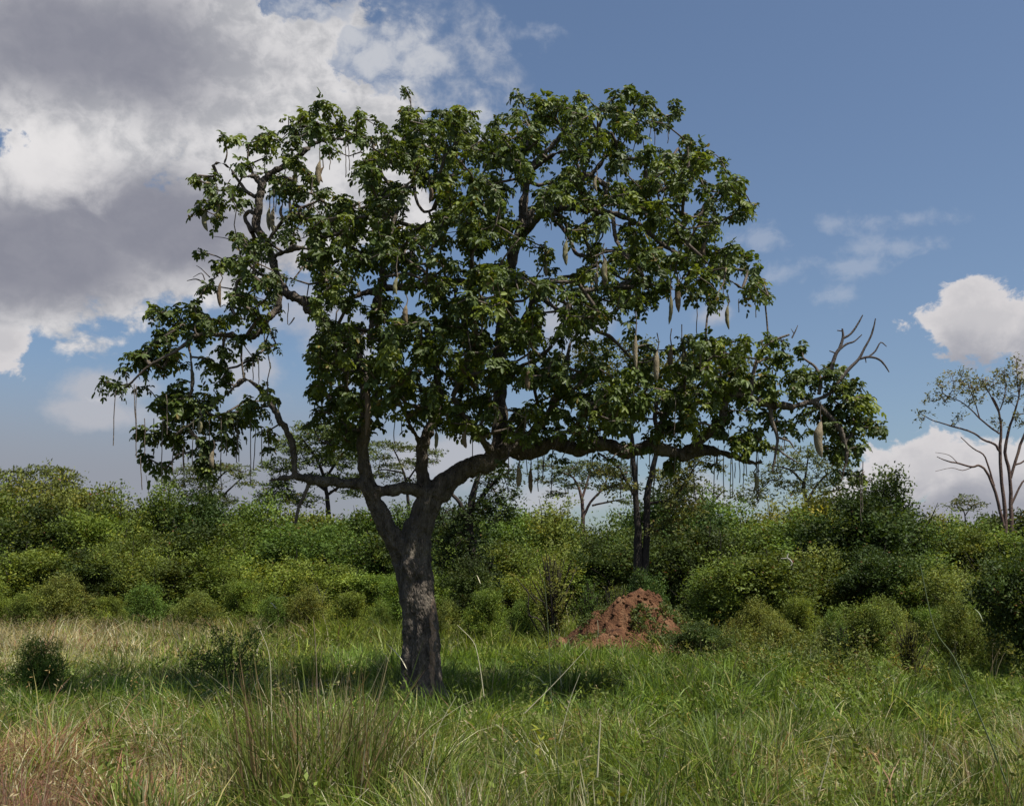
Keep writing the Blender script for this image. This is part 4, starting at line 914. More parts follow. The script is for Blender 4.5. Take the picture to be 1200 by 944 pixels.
# the thinly leaved reddish tree at the right edge
RED = [[(1178, 640, 6), (1178, 600, 5), (1174, 565, 4.4), (1172, 530, 4.2), (1173, 505, 3.4), (1170, 480, 2.6), (1163, 465, 2)],
       [(1186, 640, 6), (1185, 590, 5), (1183, 555, 4.4), (1178, 530, 4), (1182, 505, 3.4), (1188, 485, 2.6), (1194, 465, 2), (1196, 445, 1.5)],
       [(1176, 615, 4.2), (1170, 590, 4), (1164, 570, 3.8), (1156, 552, 3.2), (1147, 545, 2.8), (1140, 547, 2.5), (1125, 543, 2.2), (1110, 540, 1.6), (1098, 535, 1)],
       [(1172, 529, 3.2), (1165, 520, 3), (1152, 515, 2.6), (1142, 508, 2.4), (1130, 503, 2.2), (1118, 500, 2), (1105, 496, 1.6), (1092, 492, 1.4), (1080, 485, 1)],
       [(1165, 570, 2.6), (1158, 545, 2.3), (1152, 532, 2), (1140, 525, 1.5), (1126, 512, 1)],
       [(1171, 508, 2.6), (1160, 500, 2.2), (1148, 490, 2), (1138, 480, 1.6), (1125, 470, 1.4), (1112, 465, 1)], [(1148, 490, 1.6), (1142, 470, 1.4), (1136, 455, 1)], [(1170, 482, 2), (1160, 462, 1.6), (1152, 447, 1.1)], [(1172, 480, 1.6), (1178, 460, 1.4), (1177, 440, 1)],
       [(1184, 560, 4), (1193, 530, 3.6), (1202, 505, 3), (1214, 480, 2.2), (1225, 455, 1.5)], [(1188, 545, 2.5), (1200, 540, 2), (1215, 525, 1.4)], [(1186, 590, 3), (1198, 565, 2.4), (1210, 558, 1.6)],
       [(1140, 547, 1.2), (1128, 551, 1), (1115, 548, .7), (1096, 552, .5)], [(1122, 542, 1), (1112, 533, .8), (1096, 530, .5)], [(1194, 465, 1.6), (1192, 440, 1.2), (1191, 420, .8)]]
traced_tree("bare_tree", "tall thinly leaved tree with reddish stems at the right edge", 62, [[(q[0], q[1], q[2] * 0.78) for q in l] for l in RED],
            [(1082, 486, 8, 8), (1090, 470, 8, 6), (1105, 455, 14, 9), (1122, 440, 16, 9), (1130, 455, 16, 9), (1150, 450, 16, 10), (1140, 468, 14, 6), (1165, 445, 14, 9), (1178, 440, 12, 9), (1192, 425, 7, 10), (1195, 448, 12, 10), (1180, 465, 14, 8), (1110, 468, 12, 5), (1205, 440, 14, 12), (1215, 470, 14, 14), (1200, 490, 12, 8), (1225, 450, 14, 14), (1165, 495, 10, 6), (1120, 490, 10, 5)],
            M_REDBARK, (0.16, 0.16, 0.065), 40, 8, 0.42, 0.165, 0.08, 0.2, None, twig=0.012, depth=1.0)

# pale torn twig in the bushes on the right
ptw = empty("torn_twig", tuple(at(925, 665, 41.0)))
tag(ptw, "small curved white peeled twig with reddish torn bark, in the bushes right of the mound", "twig")
O = np.array(ptw.location)
a = smooth_path(np.array([(924, 690, 1.2), (922, 678, 1.0), (925, 666, .9)], float), 4)
v, f = tube([at(q[0], q[1], 41.0 + 0.03 * (q[1] - 665)) for q in a], a[:, 2] * 41.0 / F, 6); mesh_np("stem", v, f, M_DARKBARK, ptw, None, True, O)
a = smooth_path(np.array([(925, 665, 1.0), (928, 660, 1.2), (926, 656, 1.2), (922.5, 653, 1.0), (924, 648, .5)], float), 4)
v, f = tube([at(q[0], q[1], 41.0) for q in a], a[:, 2] * 0.8 * 41.0 / F, 7); mesh_np("peeled_stem", v, f, M_PALE, ptw, None, True, O)
a = smooth_path(np.array([(928.5, 664, .4), (929.5, 660, .9), (929, 657, .8), (928.5, 655.5, .3)], float), 3)
v, f = tube([at(q[0], q[1], 41.04) for q in a], a[:, 2] * 41.0 / F, 6); mesh_np("torn_bark", v, f, M_REDWOOD, ptw, None, True, O)
a = smooth_path(np.array([(923, 653.5, .6), (919, 654, .5), (915, 654, .4)], float), 3)
v, f = tube([at(q[0], q[1], 41.0) for q in a], a[:, 2] * 41.0 / F, 5); mesh_np("side_twig", v, f, M_PALE, ptw, None, True, O)

# ------------------------------------------------------------------ termite mound
MX, MY = gx(751, 34), 34.0
MR, MH = 2.75, 2.1
th = np.linspace(0, TAU, 181)[:-1]; rr = np.linspace(0, 1, 80)
RRm, TH = np.meshgrid(rr, th, indexing="ij")
rad = RRm * (1 + 0.12 * np.sin(TH * 2 + 1) + 0.09 * np.sin(TH * 3 + .4) + 0.05 * np.sin(7 * TH))
rad[:, :] *= np.where(np.cos(TH) < 0, 1.0 + 0.2 * -np.cos(TH), 1.06)
prof = (1 - RRm) ** 1.3 * 0.85 + 0.15 * (1 - RRm ** 2)
mx_ = rad * MR * np.cos(TH); my_ = rad * MR * np.sin(TH)
mz = MH * prof + (0.5 * (vnoise(mx_, my_, .45, 8) - .5) + 0.34 * (vnoise(mx_, my_, 0.9, 9) - .5) + 0.20 * (vnoise(mx_, my_, .2, 10) - .5) + 0.12 * (vnoise(mx_, my_, .1, 11) - .5) - 0.22 * (1 - np.abs(2 * vnoise(mx_, my_, .6, 13) - 1)) ** 4) * np.clip(1.2 * (1 - RRm) + 0.25, 0, 1) * np.clip(RRm * 5, .2, 1)
mz -= 0.1
Vm = np.stack((mx_, my_, mz), -1).reshape(-1, 3)
i, j = np.meshgrid(np.arange(79), np.arange(180), indexing="ij")
Qm = np.stack((i * 180 + j, (i + 1) * 180 + j, (i + 1) * 180 + (j + 1) % 180, i * 180 + (j + 1) % 180), -1).reshape(-1, 4)
mound = empty("termite_mound", (MX, MY, 0))
tag(mound, "low cone of bare red-brown termite earth behind the big trunk's shadow", "termite mound")
mesh_np("earth", Vm, Qm, M_MOUND, mound, None, True)
# clods of broken earth and creeping weeds on its slope
ac = Acc()
sel = rng.integers(180 * 8, 180 * 79, 420)
for s in sel:
    r = rng.uniform(0.03, 0.10)
    u = np.array([(1, 0, 0), (0, 1, 0), (-1, 0, 0), (0, -1, 0), (0, 0, 1), (0, 0, -1)], float) * r * rng.uniform(.6, 1.3, (6, 1)) + Vm[s]
    ac.add(u, np.array([(0, 1, 4, 4), (1, 2, 4, 4), (2, 3, 4, 4), (3, 0, 4, 4), (1, 0, 5, 5), (2, 1, 5, 5), (3, 2, 5, 5), (0, 3, 5, 5)]))
vv = np.concatenate(ac.v); ff = np.concatenate(ac.f)[:, :3]
o = mesh_np("clods", vv, ff, M_MOUND, mound); o["kind"] = "stuff"
w_ok = vnoise(Vm[:, 0], Vm[:, 1], 0.5, 12) + 0.25 * (np.hypot(Vm[:, 0], Vm[:, 1]) / MR) + 0.28 * (Vm[:, 0] / MR)
cand = np.where((w_ok > 0.55) & (RRm.ravel() > 0.18))[0]
sel = cand[rng.integers(0, len(cand), 1500)]
V, Q, T = spray_leaves(Vm[sel], rand_dirs(len(sel), 0.6), 14, 0.22, 0.09, 0.04, (0.08, 0.11, 0.03))
o = mesh_np("creeping_weeds", V, Q, M_BUSH, mound, T); o["kind"] = "stuff"


# ------------------------------------------------------------------ grass
def blades(x, y, h, w, lean, ldir, bend, col, seg=3, z=None):
    n = len(x)
    b = np.stack((x, y, ground_z(x, y) - 0.01 if z is None else z), -1)
    up = np.array((0, 0, 1.0))
    ld = np.stack((np.cos(ldir), np.sin(ldir), np.zeros(n)), -1)
    yaw = rng.random(n) * TAU
    sd = np.stack((np.cos(yaw), np.sin(yaw), np.zeros(n)), -1)
    rows = []
    for k in range(seg + 1):
        t = k / seg
        off = lean * t + bend * t ** 2.2
        zz = h * (t - 0.32 * np.minimum(bend / np.maximum(h, .05), 1.6) * t ** 3)
        c = b + ld * off[:, None] + up * zz[:, None]
        if k < seg:
            ww = w * (1 - 0.55 * t ** 1.5) * 0.5
            rows += [c - sd * ww[:, None], c + sd * ww[:, None]]
        else:
            rows.append(c)
    nv = 2 * seg + 1
    V = np.stack(rows, 1).reshape(-1, 3)
    o = (np.arange(n) * nv)[:, None]
    Q = np.concatenate([o + np.array([2 * k, 2 * k + 1, 2 * k + 3, 2 * k + 2]) for k in range(seg - 1)]) if seg > 1 else np.zeros((0, 4), int)
    Tn = o + np.array([2 * seg - 2, 2 * seg - 1, 2 * seg])
    return V, [Q, Tn], np.repeat(col, nv, 0)


def scatter(n, y0, y1, half=0.56):
    """points in the ground wedge the lens sees, with a margin; uniform per area"""
    y = np.sqrt(rng.random(n) * (y1 ** 2 - y0 ** 2) + y0 ** 2)
    x = (rng.random(n) * 2 - 1) * (half * y + 1.0)
    ok = np.hypot((x - MX) / (MR * 0.7), (y - MY) / (MR * 0.7)) > 1
    ok &= np.hypot(x - TO[0], y - TO[1]) > 0.42
    return x[ok], y[ok]


def mixcol(n, choices, weights):
    w = np.asarray(weights, float)
    if w.ndim == 1: w = np.tile(w, (n, 1))
    w = w / w.sum(1, keepdims=True)
    k = (rng.random((n, 1)) > np.cumsum(w, 1)).sum(1)
    k = np.minimum(k, len(choices) - 1)
    return np.array(choices)[k] * rng.uniform(0.7, 1.3, (n, 1))


GC = [(0.122, 0.178, 0.023), (0.182, 0.238, 0.035), (0.07, 0.11, 0.02), (0.33, 0.29, 0.11), (0.5, 0.48, 0.30), (0.27, 0.15, 0.09)]  # the whitish entry paints the gleam of sunlit blade tips into the colour


def dryness(x, y):
    """0 lush .. 1 straw: straw in the far left field and in the near left corner"""
    px = x / np.maximum(y, 1) * F + 600
    d = 0.12 + 0.36 * (vnoise(x, y, 2.6, 1) - .45)
    d += 0.85 * np.clip((330 - px) / 250, 0, 1) * np.clip((y - 22) / 8, 0, 1) * np.clip((60 - y) / 8, 0, 1) * (0.6 + 0.6 * vnoise(x, y, 3.0, 5))
    d += 0.5 * np.clip((330 - px) / 300, 0, 1) * np.clip((15 - y) / 4, 0, 1)
    d += 0.5 * np.clip((16 - y) / 5, 0, 1) * np.clip((vnoise(x, y, 1.0, 6) - .5) * 3, 0, 1)
    d *= 1 - 0.55 * np.clip((px - 330) / 100, 0, 1) * np.clip((y - 13) / 3, 0, 1)
    return np.clip(d, 0.03, 0.92)


def grass_layer(name, n, y0, y1, h, w, seg, patch=1.5, bendk=0.5):
    x, y = scatter(n, y0, y1)
    dens = vnoise(x, y, patch, 21)
    keep = rng.random(len(x)) < 0.15 + 1.15 * dens
    x, y = x[keep], y[keep]; m = len(x)
    dr = dryness(x, y)
    px = x / y * F + 600
    redf = np.clip((260 - px) / 260, 0, 1) * np.clip((14 - y) / 4, 0, 1)
    wts = np.stack((0.45 * (1 - dr), 0.4 * (1 - dr), 0.3 * (1 - dr), 0.6 * dr, 0.35 * dr, 0.12 * dr + 3.4 * redf * (dr + .2)), 1)
    tus = vnoise(x, y, patch * 0.33, 23)
    hh = h * rng.uniform(0.4, 1.3, m) * (0.5 + 0.8 * vnoise(x, y, patch * 0.8, 22)) * (0.5 + 1.15 * tus ** 1.6)
    flow = 9.0 * vnoise(x, y, patch * 0.55, 24) + rng.normal(size=m) * 0.9
    tone = (0.38 + 1.2 * vnoise(x, y, patch * 0.45, 25))[:, None] * (0.8 + 0.4 * vnoise(x, y, patch * 2.3, 26))[:, None]  # patchy tone; its dark patches paint shadowed hollows into the blade colour
    V, Fc, T = blades(x, y, hh, w * rng.uniform(.6, 1.4, m), hh * rng.uniform(0, .6, m), flow,
                      hh * bendk * rng.random(m) ** 1.6 * 1.6, mixcol(m, GC, wts) * tone, seg)
    o = mesh_np(name, V, Fc, M_GRASS, None, T)
    tag(o, kind="stuff")
    return o


tag(grass_layer("near_grass", 125000, 6.3, 15, 0.5, 0.0125, 4, 0.9, 1.1), "dense mixed green and straw grass across the foreground", "grass")
tag(grass_layer("field_grass", 145000, 15, 31, 0.42, 0.021, 3, 1.8, 0.9), "green meadow grass round the big tree", "grass")
tag(grass_layer("far_grass", 130000, 31, 68, 0.66, 0.038, 2, 3.0, 0.6), "taller sunlit grass in front of the thicket", "grass")

# thin seed stalks of the dry grass
x, y = scatter(14000, 7, 58)
dr = dryness(x, y); k = rng.random(len(x)) < dr * 1.1
x, y = x[k], y[k]; m = len(x)
hh = rng.uniform(0.5, 1.05, m) * np.where(y > 20, 0.95, 0.8)
V, Fc, T = blades(x, y, hh, np.where(y > 18, 0.014, 0.006), hh * rng.uniform(0, .2, m), rng.normal(size=m) * 1.2, hh * 0.35 * rng.random(m), mixcol(m, [(0.36, 0.30, 0.18), (0.27, 0.2, 0.12), (0.2, 0.19, 0.07)], [1, .6, .5]), 4)
nv_ = 9
tipv = V.reshape(-1, nv_, 3)[:, -1]
V2, Q2, T2 = spray_leaves(tipv - np.array((0, 0, .06)), np.tile(np.array((0.1, 0, 1.0)), (m, 1)), 7, 0.16, 0.05, 0.012, (0.36, 0.29, 0.17))
Fc = [np.concatenate((Fc[0], Q2 + len(V))), Fc[1]]; V = np.concatenate((V, V2)); T = np.concatenate((T, T2))
tag(mesh_np("seed_grass", V, Fc, M_GRASS, None, T), "thin tan seed stalks standing above the green grass", "grass", None, "stuff")

# fallen and tangled dry stems
x, y = scatter(7500, 7, 24); m = len(x)
k = rng.random(m) < 0.25 + 0.75 * (vnoise(x, y, 1.0, 41) > .5); x, y = x[k], y[k]; m = len(x)
L_ = rng.uniform(0.3, 0.9, m)
V, Fc, T = blades(x, y, L_ * rng.uniform(.25, .6, m), np.where(y > 13, 0.014, 0.008) * rng.uniform(.6, 1.5, m), L_ * rng.uniform(.2, .8, m), rng.random(m) * TAU, L_ * rng.uniform(.2, .9, m), mixcol(m, [(0.52, 0.50, 0.34), (0.34, 0.27, 0.15), (0.26, 0.15, 0.09), (0.2, 0.22, 0.06)], [1, .8, .5, .8]), 6)
tag(mesh_np("fallen_grass", V, Fc, M_GRASS, None, T), "pale dry grass stems bent over and tangled in the foreground", "grass", None, "stuff")

# tall leafy weeds between the grass and the bushes on the right
x, y = scatter(3400, 22, 46)
px = x / y * F + 600
k = (px > 770) & (rng.random(len(x)) < 0.95 * np.clip((px - 770) / 120, 0, 1) * np.clip((vnoise(x, y, 2.2, 43) - .28) * 2.2, 0, 1)); x, y = x[k], y[k]; m = len(x)
H = rng.uniform(0.35, 1.15, m) * (0.6 + 0.7 * vnoise(x, y, 2.2, 44)); K = 9
t = np.tile(np.linspace(0.15, 1, K), (m, 1))
lean_ = rng.normal(size=(m, 1, 3)) * np.array((.18, .18, 0))
c = np.stack((x, y, ground_z(x, y)), -1)[:, None] + (np.array((0, 0, 1.0)) + lean_) * (t * H[:, None])[..., None]
V, Q, T = spray_leaves(c.reshape(-1, 3), rand_dirs(m * K, 0.5), 8, 0.2, 0.085, 0.032, (0.115, 0.14, 0.034))
T *= np.repeat(mixcol(m, [(1, 1, 1), (1.25, .95, .8), (.75, .85, .8)], [1, .35, .6]), K * 8 * 4, 0)
tag(mesh_np("tall_weeds", V, Q, M_BUSH, None, T), "tall leafy weeds between the meadow and the bushes on the right", "weeds", None, "stuff")

# broad-leaved weeds among the grass
x, y = scatter(5200, 8, 40)
px = x / y * F + 600
k = rng.random(len(x)) < 0.18 + 0.55 * np.clip((px - 620) / 300, 0, 1) * (vnoise(x, y, 1.7, 31) > .45)
x, y = x[k], y[k]; m = len(x)
c = np.stack((x, y, ground_z(x, y) + rng.uniform(.05, .38, m)), -1)
V, Q, T = spray_leaves(c, rand_dirs(m, 0.9), 20, 0.34, 0.08, 0.036, (0.12, 0.165, 0.03))
tag(mesh_np("weeds", V, Q, M_BUSH, None, T), "small broad-leaved weeds mixed into the grass", "weeds", None, "stuff")


def clump(px, Y, n, hmax, rad, cols, wts, label, width=0.012, bend=0.55, lean=0.25, nst=0):
    cx = gx(px, Y); cz = float(ground_z(cx, Y))
    a = rng.random(n) * TAU; r = np.sqrt(rng.random(n)) * rad
    x = cx + np.cos(a) * r; y = Y + np.sin(a) * r
    hh = hmax * (0.28 + 0.72 * rng.random(n) ** 1.5)
    ld = a + rng.normal(size=n) * 1.3
    V, Fc, T = blades(x, y, hh, width * rng.uniform(.6, 1.4, n), hh * lean * rng.random(n), ld, hh * bend * rng.random(n) ** 1.8, mixcol(n, cols, wts), 6)
    o = mesh_np("tall_grass_clump", V, Fc, M_GRASS, None, T, origin=(cx, Y, cz))
    o.location = (cx, Y, cz)
    if nst:   # reddish flowering stems standing above the blades
        a = rng.random(nst) * TAU; r = np.sqrt(rng.random(nst)) * rad * 0.9
        hh = (hmax + 0.12) * rng.uniform(0.7, 1.08, nst)
        V, Fc, T = blades(cx + np.cos(a) * r, Y + np.sin(a) * r, hh, np.full(nst, 0.008), hh * 0.2 * rng.random(nst), a, hh * 0.12 * rng.random(nst), mixcol(nst, [(0.24, 0.16, 0.09), (0.16, 0.16, 0.05), (0.36, 0.29, 0.17)], [.8, .9, .5]), 5)
        st = mesh_np("seed_stems", V, Fc, M_GRASS, o, T, origin=(cx, Y, cz))
    tag(o, label, "grass clump", "tall grass clumps in the foreground")


STEMS = [(0.085, 0.12, 0.024), (0.14, 0.185, 0.035), (0.24, 0.17, 0.09), (0.48, 0.44, 0.28), (0.19, 0.2, 0.06)]
clump(375, 10.0, 480, 1.6, 0.6, STEMS, [1.2, 1.0, .55, .3, .6], "biggest tall grass clump with reddish stems, in front and left of the trunk", 0.014, 0.65, 0.42, 60)
clump(435, 10.6, 420, 1.2, 0.35, STEMS, [1, .6, 1.0, .3, .5], "tall reddish grass clump just left of the trunk base", 0.011, 0.45, 0.3, 40)
clump(318, 10.4, 320, 1.2, 0.35, STEMS, [.8, .6, 1.0, .6, .5], "tall thin grass clump at the left side of the biggest clump", 0.009, 0.4, 0.2, 35)
clump(185, 8.4, 380, 0.80, 0.30, STEMS, [1.4, 1.2, .3, .35, .5], "broad-bladed green grass clump with arching tips at the lower left", 0.018, 0.75, 0.2)
clump(45, 8.6, 700, 0.75, 0.55, [(0.28, 0.16, 0.11), (0.34, 0.27, 0.18), (0.16, 0.15, 0.06)], [1, 1, .5], "dry reddish-tan grass clump in the lower left corner", 0.007, 0.35, 0.25)
clump(545, 9.0, 420, 0.75, 0.40, STEMS, [.6, .6, .6, 1.3, .6], "straw-coloured grass clump in front of the trunk", 0.009, 0.4, 0.3)
clump(640, 9.2, 260, 0.7, 0.32, STEMS, [1, 1, .3, .8, .6], "mixed green and straw clump right of the straw-coloured one", 0.011, 0.55, 0.3)
clump(735, 8.6, 320, 0.75, 0.35, STEMS, [.8, .8, .5, .9, .7], "tall clump with pale blades at the bottom, below the mound", 0.011, 0.45, 0.3)
clump(900, 8.8, 330, 0.55, 0.45, STEMS, [1, 1, .6, .6, .6], "low sprawling grass clump at the bottom, right of the mound", 0.011, 0.7, 0.4)
clump(1165, 9.2, 420, 0.85, 0.42, STEMS, [1, .8, .8, .7, .6], "dark green clump with brown blades in the lower right corner", 0.012, 0.6, 0.3)
clump(1040, 12.5, 360, 0.75, 0.5, STEMS, [1, 1, .5, .7, .6], "lush grass clump in the right foreground", 0.012, 0.5, 0.3)
clump(860, 12.0, 380, 0.7, 0.55, STEMS, [1.1, 1, .5, .5, .6], "low lush grass clump in front of the mound", 0.012, 0.6, 0.35)
clump(260, 12.0, 420, 0.75, 0.5, STEMS, [1, 1, .4, 1, .6], "green and white-bladed clump at the edge of the shade, left", 0.012, 0.7, 0.35)


def stalk(pts, Y, r, mat, label, leaves=()):
    a = smooth_path(np.array(pts, float), 4)
    p = np.array([at(q[0], q[1], Y) for q in a])
    base = p[0].copy()
    o = empty("grass_stalk", tuple(base)); O = base
    v, f = tube(p, np.linspace(r, r * 0.45, len(p)) * 0.55, 6); mesh_np("culm", v, f, mat, o, None, True, O)
    for lf in leaves:
        b = smooth_path(np.array(lf, float), 4)
        q = np.array([at(c[0], c[1], Y - 0.02 + 0.03 * i) for i, c in enumerate(b)])
        n = len(q); w = 0.008 * np.sin(np.linspace(0.5, math.pi * 0.98, n))
        sd = np.array((0.75, 0.35, 0.5))
        V = np.concatenate((q - sd * w[:, None], q + sd * w[:, None] + np.array((0, .004, 0))))
        k = np.arange(n - 1)
        mesh_np("blade", V, np.stack((k, k + 1, k + 1 + n, k + n), 1), mat, o)
    tag(o, label, "grass stalk", "single tall grass stalks")


def straw(name, c):
    m, nt, out = new_mat(name)
    b = nt.nodes.new("ShaderNodeBsdfPrincipled"); b.inputs["Roughness"].default_value = 0.55
    nz = nt.nodes.new("ShaderNodeTexNoise"); nz.inputs["Scale"].default_value = 25
    r = nt.nodes.new("ShaderNodeValToRGB"); r.color_ramp.elements[0].color = (*[k * 0.65 for k in c], 1); r.color_ramp.elements[1].color = (*[min(1, k * 1.25) for k in c], 1)
    nt.links.new(nz.outputs["Fac"], r.inputs[0]); nt.links.new(r.outputs[0], b.inputs["Base Color"]); nt.links.new(b.outputs[0], out.inputs["Surface"])
    return m


M_STRAW = straw("straw", (0.5, 0.46, 0.3)); M_GREENST = straw("green_culm", (0.11, 0.14, 0.06)); M_BROWNST = straw("brown_culm", (0.2, 0.15, 0.1))
stalk([(567, 815), (563, 785), (558, 760), (552, 748), (536, 732)], 13, 0.012, M_STRAW, "pale broken straw stalk leaning left, right of the trunk", [[(558, 758), (553, 744), (549, 736)]])
stalk([(660, 960), (652, 880), (645, 800), (642, 730), (638, 680)], 10, 0.009, M_GREENST, "tall thin green stalk in front of the feathery shrubs", [[(642, 740), (648, 732), (656, 738), (659, 744)], [(643, 750), (640, 790), (644, 830)]])
stalk([(615, 835), (650, 800), (690, 757)], 11, 0.010, M_STRAW, "long pale straw leaning right in front of the mound", [])
stalk([(655, 870), (668, 820), (680, 788)], 10, 0.008, M_STRAW, "short straw blade leaning right, nearest the tall green stalk", [])
stalk([(1196, 960), (1165, 880), (1140, 820), (1118, 770), (1095, 735), (1078, 660)], 9, 0.014, M_GREENST, "long dark stalk slanting up to the left at the lower right", [[(1130, 800), (1122, 780), (1108, 765)]])
stalk([(958, 935), (966, 905), (975, 870), (976, 862)], 9.5, 0.010, M_STRAW, "short straw-yellow stalk near the bottom right", [])
stalk([(700, 910), (702, 870), (704, 842)], 9.0, 0.016, M_STRAW, "wide pale upright blade at the bottom, below the mound", [[(704, 845), (706, 870), (702, 900)]])
stalk([(495, 925), (505, 885), (515, 850), (535, 815)], 9.5, 0.009, M_STRAW, "pale curved blade bending right in front of the trunk base", [[(455, 935), (440, 905), (420, 880), (405, 866)]])
stalk([(375, 900), (372, 820), (370, 760), (367, 722)], 9.9, 0.010, M_BROWNST, "tall brown stalk rising from the biggest grass clump", [[(370, 770), (362, 752), (360, 735)], [(371, 790), (380, 760), (392, 740)]])
stalk([(320, 900), (318, 830), (316, 770), (305, 738)], 9.9, 0.008, M_STRAW, "straw stalk with a bent tip left of the biggest clump", [[(318, 800), (305, 785), (296, 800)], [(316, 775), (340, 770), (358, 765)]])
stalk([(215, 900), (214, 850), (212, 790), (208, 735)], 12, 0.006, M_GREENST, "thin upright green stalk in the left shade", [])


# sparse open sapling left of the trunk
def open_sapling(px, Y, top, label):
    x = gx(px, Y); z = float(ground_z(x, Y)); h = CAMH + (HOR - top) / F * Y
    root = empty("sapling", (x, Y, z)); tag(root, label, "sapling")
    ac = Acc(); tp = []
    for k in range(13):
        a = k * 2.4; L = h * rng.uniform(.5, .95)
        ang_ = rng.uniform(.25, 1.3)
        e = np.array((math.cos(a) * math.sin(ang_), math.sin(a) * math.sin(ang_), math.cos(ang_))) * L
        m_ = e * 0.5 + np.array((0, 0, .12)) + rng.normal(size=3) * .05
        P_ = smooth_path(np.array([(0, 0, -.03), m_, e]), 4)
        ac.add(*tube(P_, np.linspace(0.016, 0.005, len(P_)), 5))
        for q in P_[3:]:
            tp += [q + rng.normal(size=3) * 0.07 for _ in range(7)]
    ac.build("stems", M_DARKBARK, root, True)
    V, Q, T = spray_leaves(np.array(tp), rand_dirs(len(tp), .2), 8, 0.16, 0.055, 0.028, (0.085, 0.125, 0.026))
    mesh_np("foliage", V, Q, M_BUSH, root, T)


open_sapling(268, 24.5, 712, "sparse dark sapling with open spreading branches at the left shade edge")

# ------------------------------------------------------------------ light and sky
SUN_EL, SUN_AZ = math.radians(63), math.radians(122)     # azimuth clockwise from +Y
sd = bpy.data.lights.new("sun", "SUN"); sd.energy = 5.0; sd.angle = math.radians(0.5); sd.color = (1.0, 0.95, 0.86)
so = bpy.data.objects.new("sun", sd); COL.objects.link(so)
to_sun = Vector((math.cos(SUN_EL) * math.sin(SUN_AZ), math.cos(SUN_EL) * math.cos(SUN_AZ), math.sin(SUN_EL)))
so.rotation_euler = (-to_sun).to_track_quat('-Z', 'Y').to_euler()
so.location = to_sun * 60

W = bpy.data.worlds.new("World"); S.world = W; W.use_nodes = True
nt = W.node_tree; N = nt.nodes; Lk = nt.links
for n in list(N): N.remove(n)
out = N.new("ShaderNodeOutputWorld"); bg = N.new("ShaderNodeBackground")
Lk.new(bg.outputs[0], out.inputs["Surface"])
SKY = 0.081
bg.inputs["Strength"].default_value = SKY
sky = N.new("ShaderNodeTexSky"); sky.sky_type = 'NISHITA'; sky.sun_disc = False
sky.sun_elevation = SUN_EL; sky.sun_rotation = SUN_AZ
sky.air_density = 1.0; sky.dust_density = 1.7; sky.ozone_density = 3.2


def M(op, a, b=None, c=None, clamp=False):
    n = N.new("ShaderNodeMath"); n.operation = op; n.use_clamp = clamp
    for i, v in enumerate((a, b, c)):
        if v is None: continue
        if isinstance(v, (int, float)): n.inputs[i].default_value = v
        else: Lk.new(v, n.inputs[i])
    return n.outputs[0]


def SM(v, lo, hi):
    n = N.new("ShaderNodeMapRange"); n.interpolation_type = 'SMOOTHSTEP'
    Lk.new(v, n.inputs[0]); n.inputs[1].default_value = lo; n.inputs[2].default_value = hi
    return n.outputs[0]


def MIXC(f, a, b):
    n = N.new("ShaderNodeMix"); n.data_type = 'RGBA'
    if isinstance(f, (int, float)): n.inputs[0].default_value = f
    else: Lk.new(f, n.inputs[0])
    for s, v in ((6, a), (7, b)):
        if isinstance(v, tuple): n.inputs[s].default_value = (*v, 1)
        else: Lk.new(v, n.inputs[s])
    return n.outputs[2]


tc = N.new("ShaderNodeTexCoord")
sx = N.new("ShaderNodeSeparateXYZ"); Lk.new(tc.outputs["Generated"], sx.inputs[0])
AZ = M('ARCTAN2', sx.outputs["X"], sx.outputs["Y"])
EL = M('ARCSINE', sx.outputs["Z"])


def fbm(scale, detail, rough, dist=0.0, seed=0.0, squash=1.0):
    cx = N.new("ShaderNodeCombineXYZ")
    Lk.new(M('ADD', AZ, seed), cx.inputs[0]); Lk.new(M('MULTIPLY', EL, squash), cx.inputs[1])
    n = N.new("ShaderNodeTexNoise"); n.inputs["Scale"].default_value = scale; n.inputs["Detail"].default_value = detail
    n.inputs["Roughness"].default_value = rough; n.inputs["Distortion"].default_value = dist
    Lk.new(cx.outputs[0], n.inputs["Vector"])
    return n.outputs["Fac"]


n_big = fbm(5.5, 8, 0.58, 0.35, 0.0, 1.15)
n_fine = fbm(17, 7, 0.6, 0.25, 3.0, 1.2)
n_det = fbm(40, 7, 0.62, 0.3, 5.0, 1.25)
n_light = fbm(7.0, 6, 0.5, 0.2, 7.7, 1.2)


def azel(px, py):
    x, y, z = ray(px, py)
    return math.atan2(x, y), math.asin(z / math.sqrt(x * x + y * y + z * z))


def ell(px, py, rx, ry):
    """1 at the centre of an ellipse, 0 on its rim, negative outside"""
    a, e = azel(px, py)
    dx = M('DIVIDE', M('SUBTRACT', AZ, a), rx / F); dy = M('DIVIDE', M('SUBTRACT', EL, e), ry / F)
    return M('SUBTRACT', 1.0, M('SQRT', M('ADD', M('MULTIPLY', dx, dx), M('MULTIPLY', dy, dy))))


def union(lst):
    o = None
    for p in lst:
        e = ell(*p)
        o = e if o is None else M('SMOOTH_MAX', o, e, 0.25)
    return o


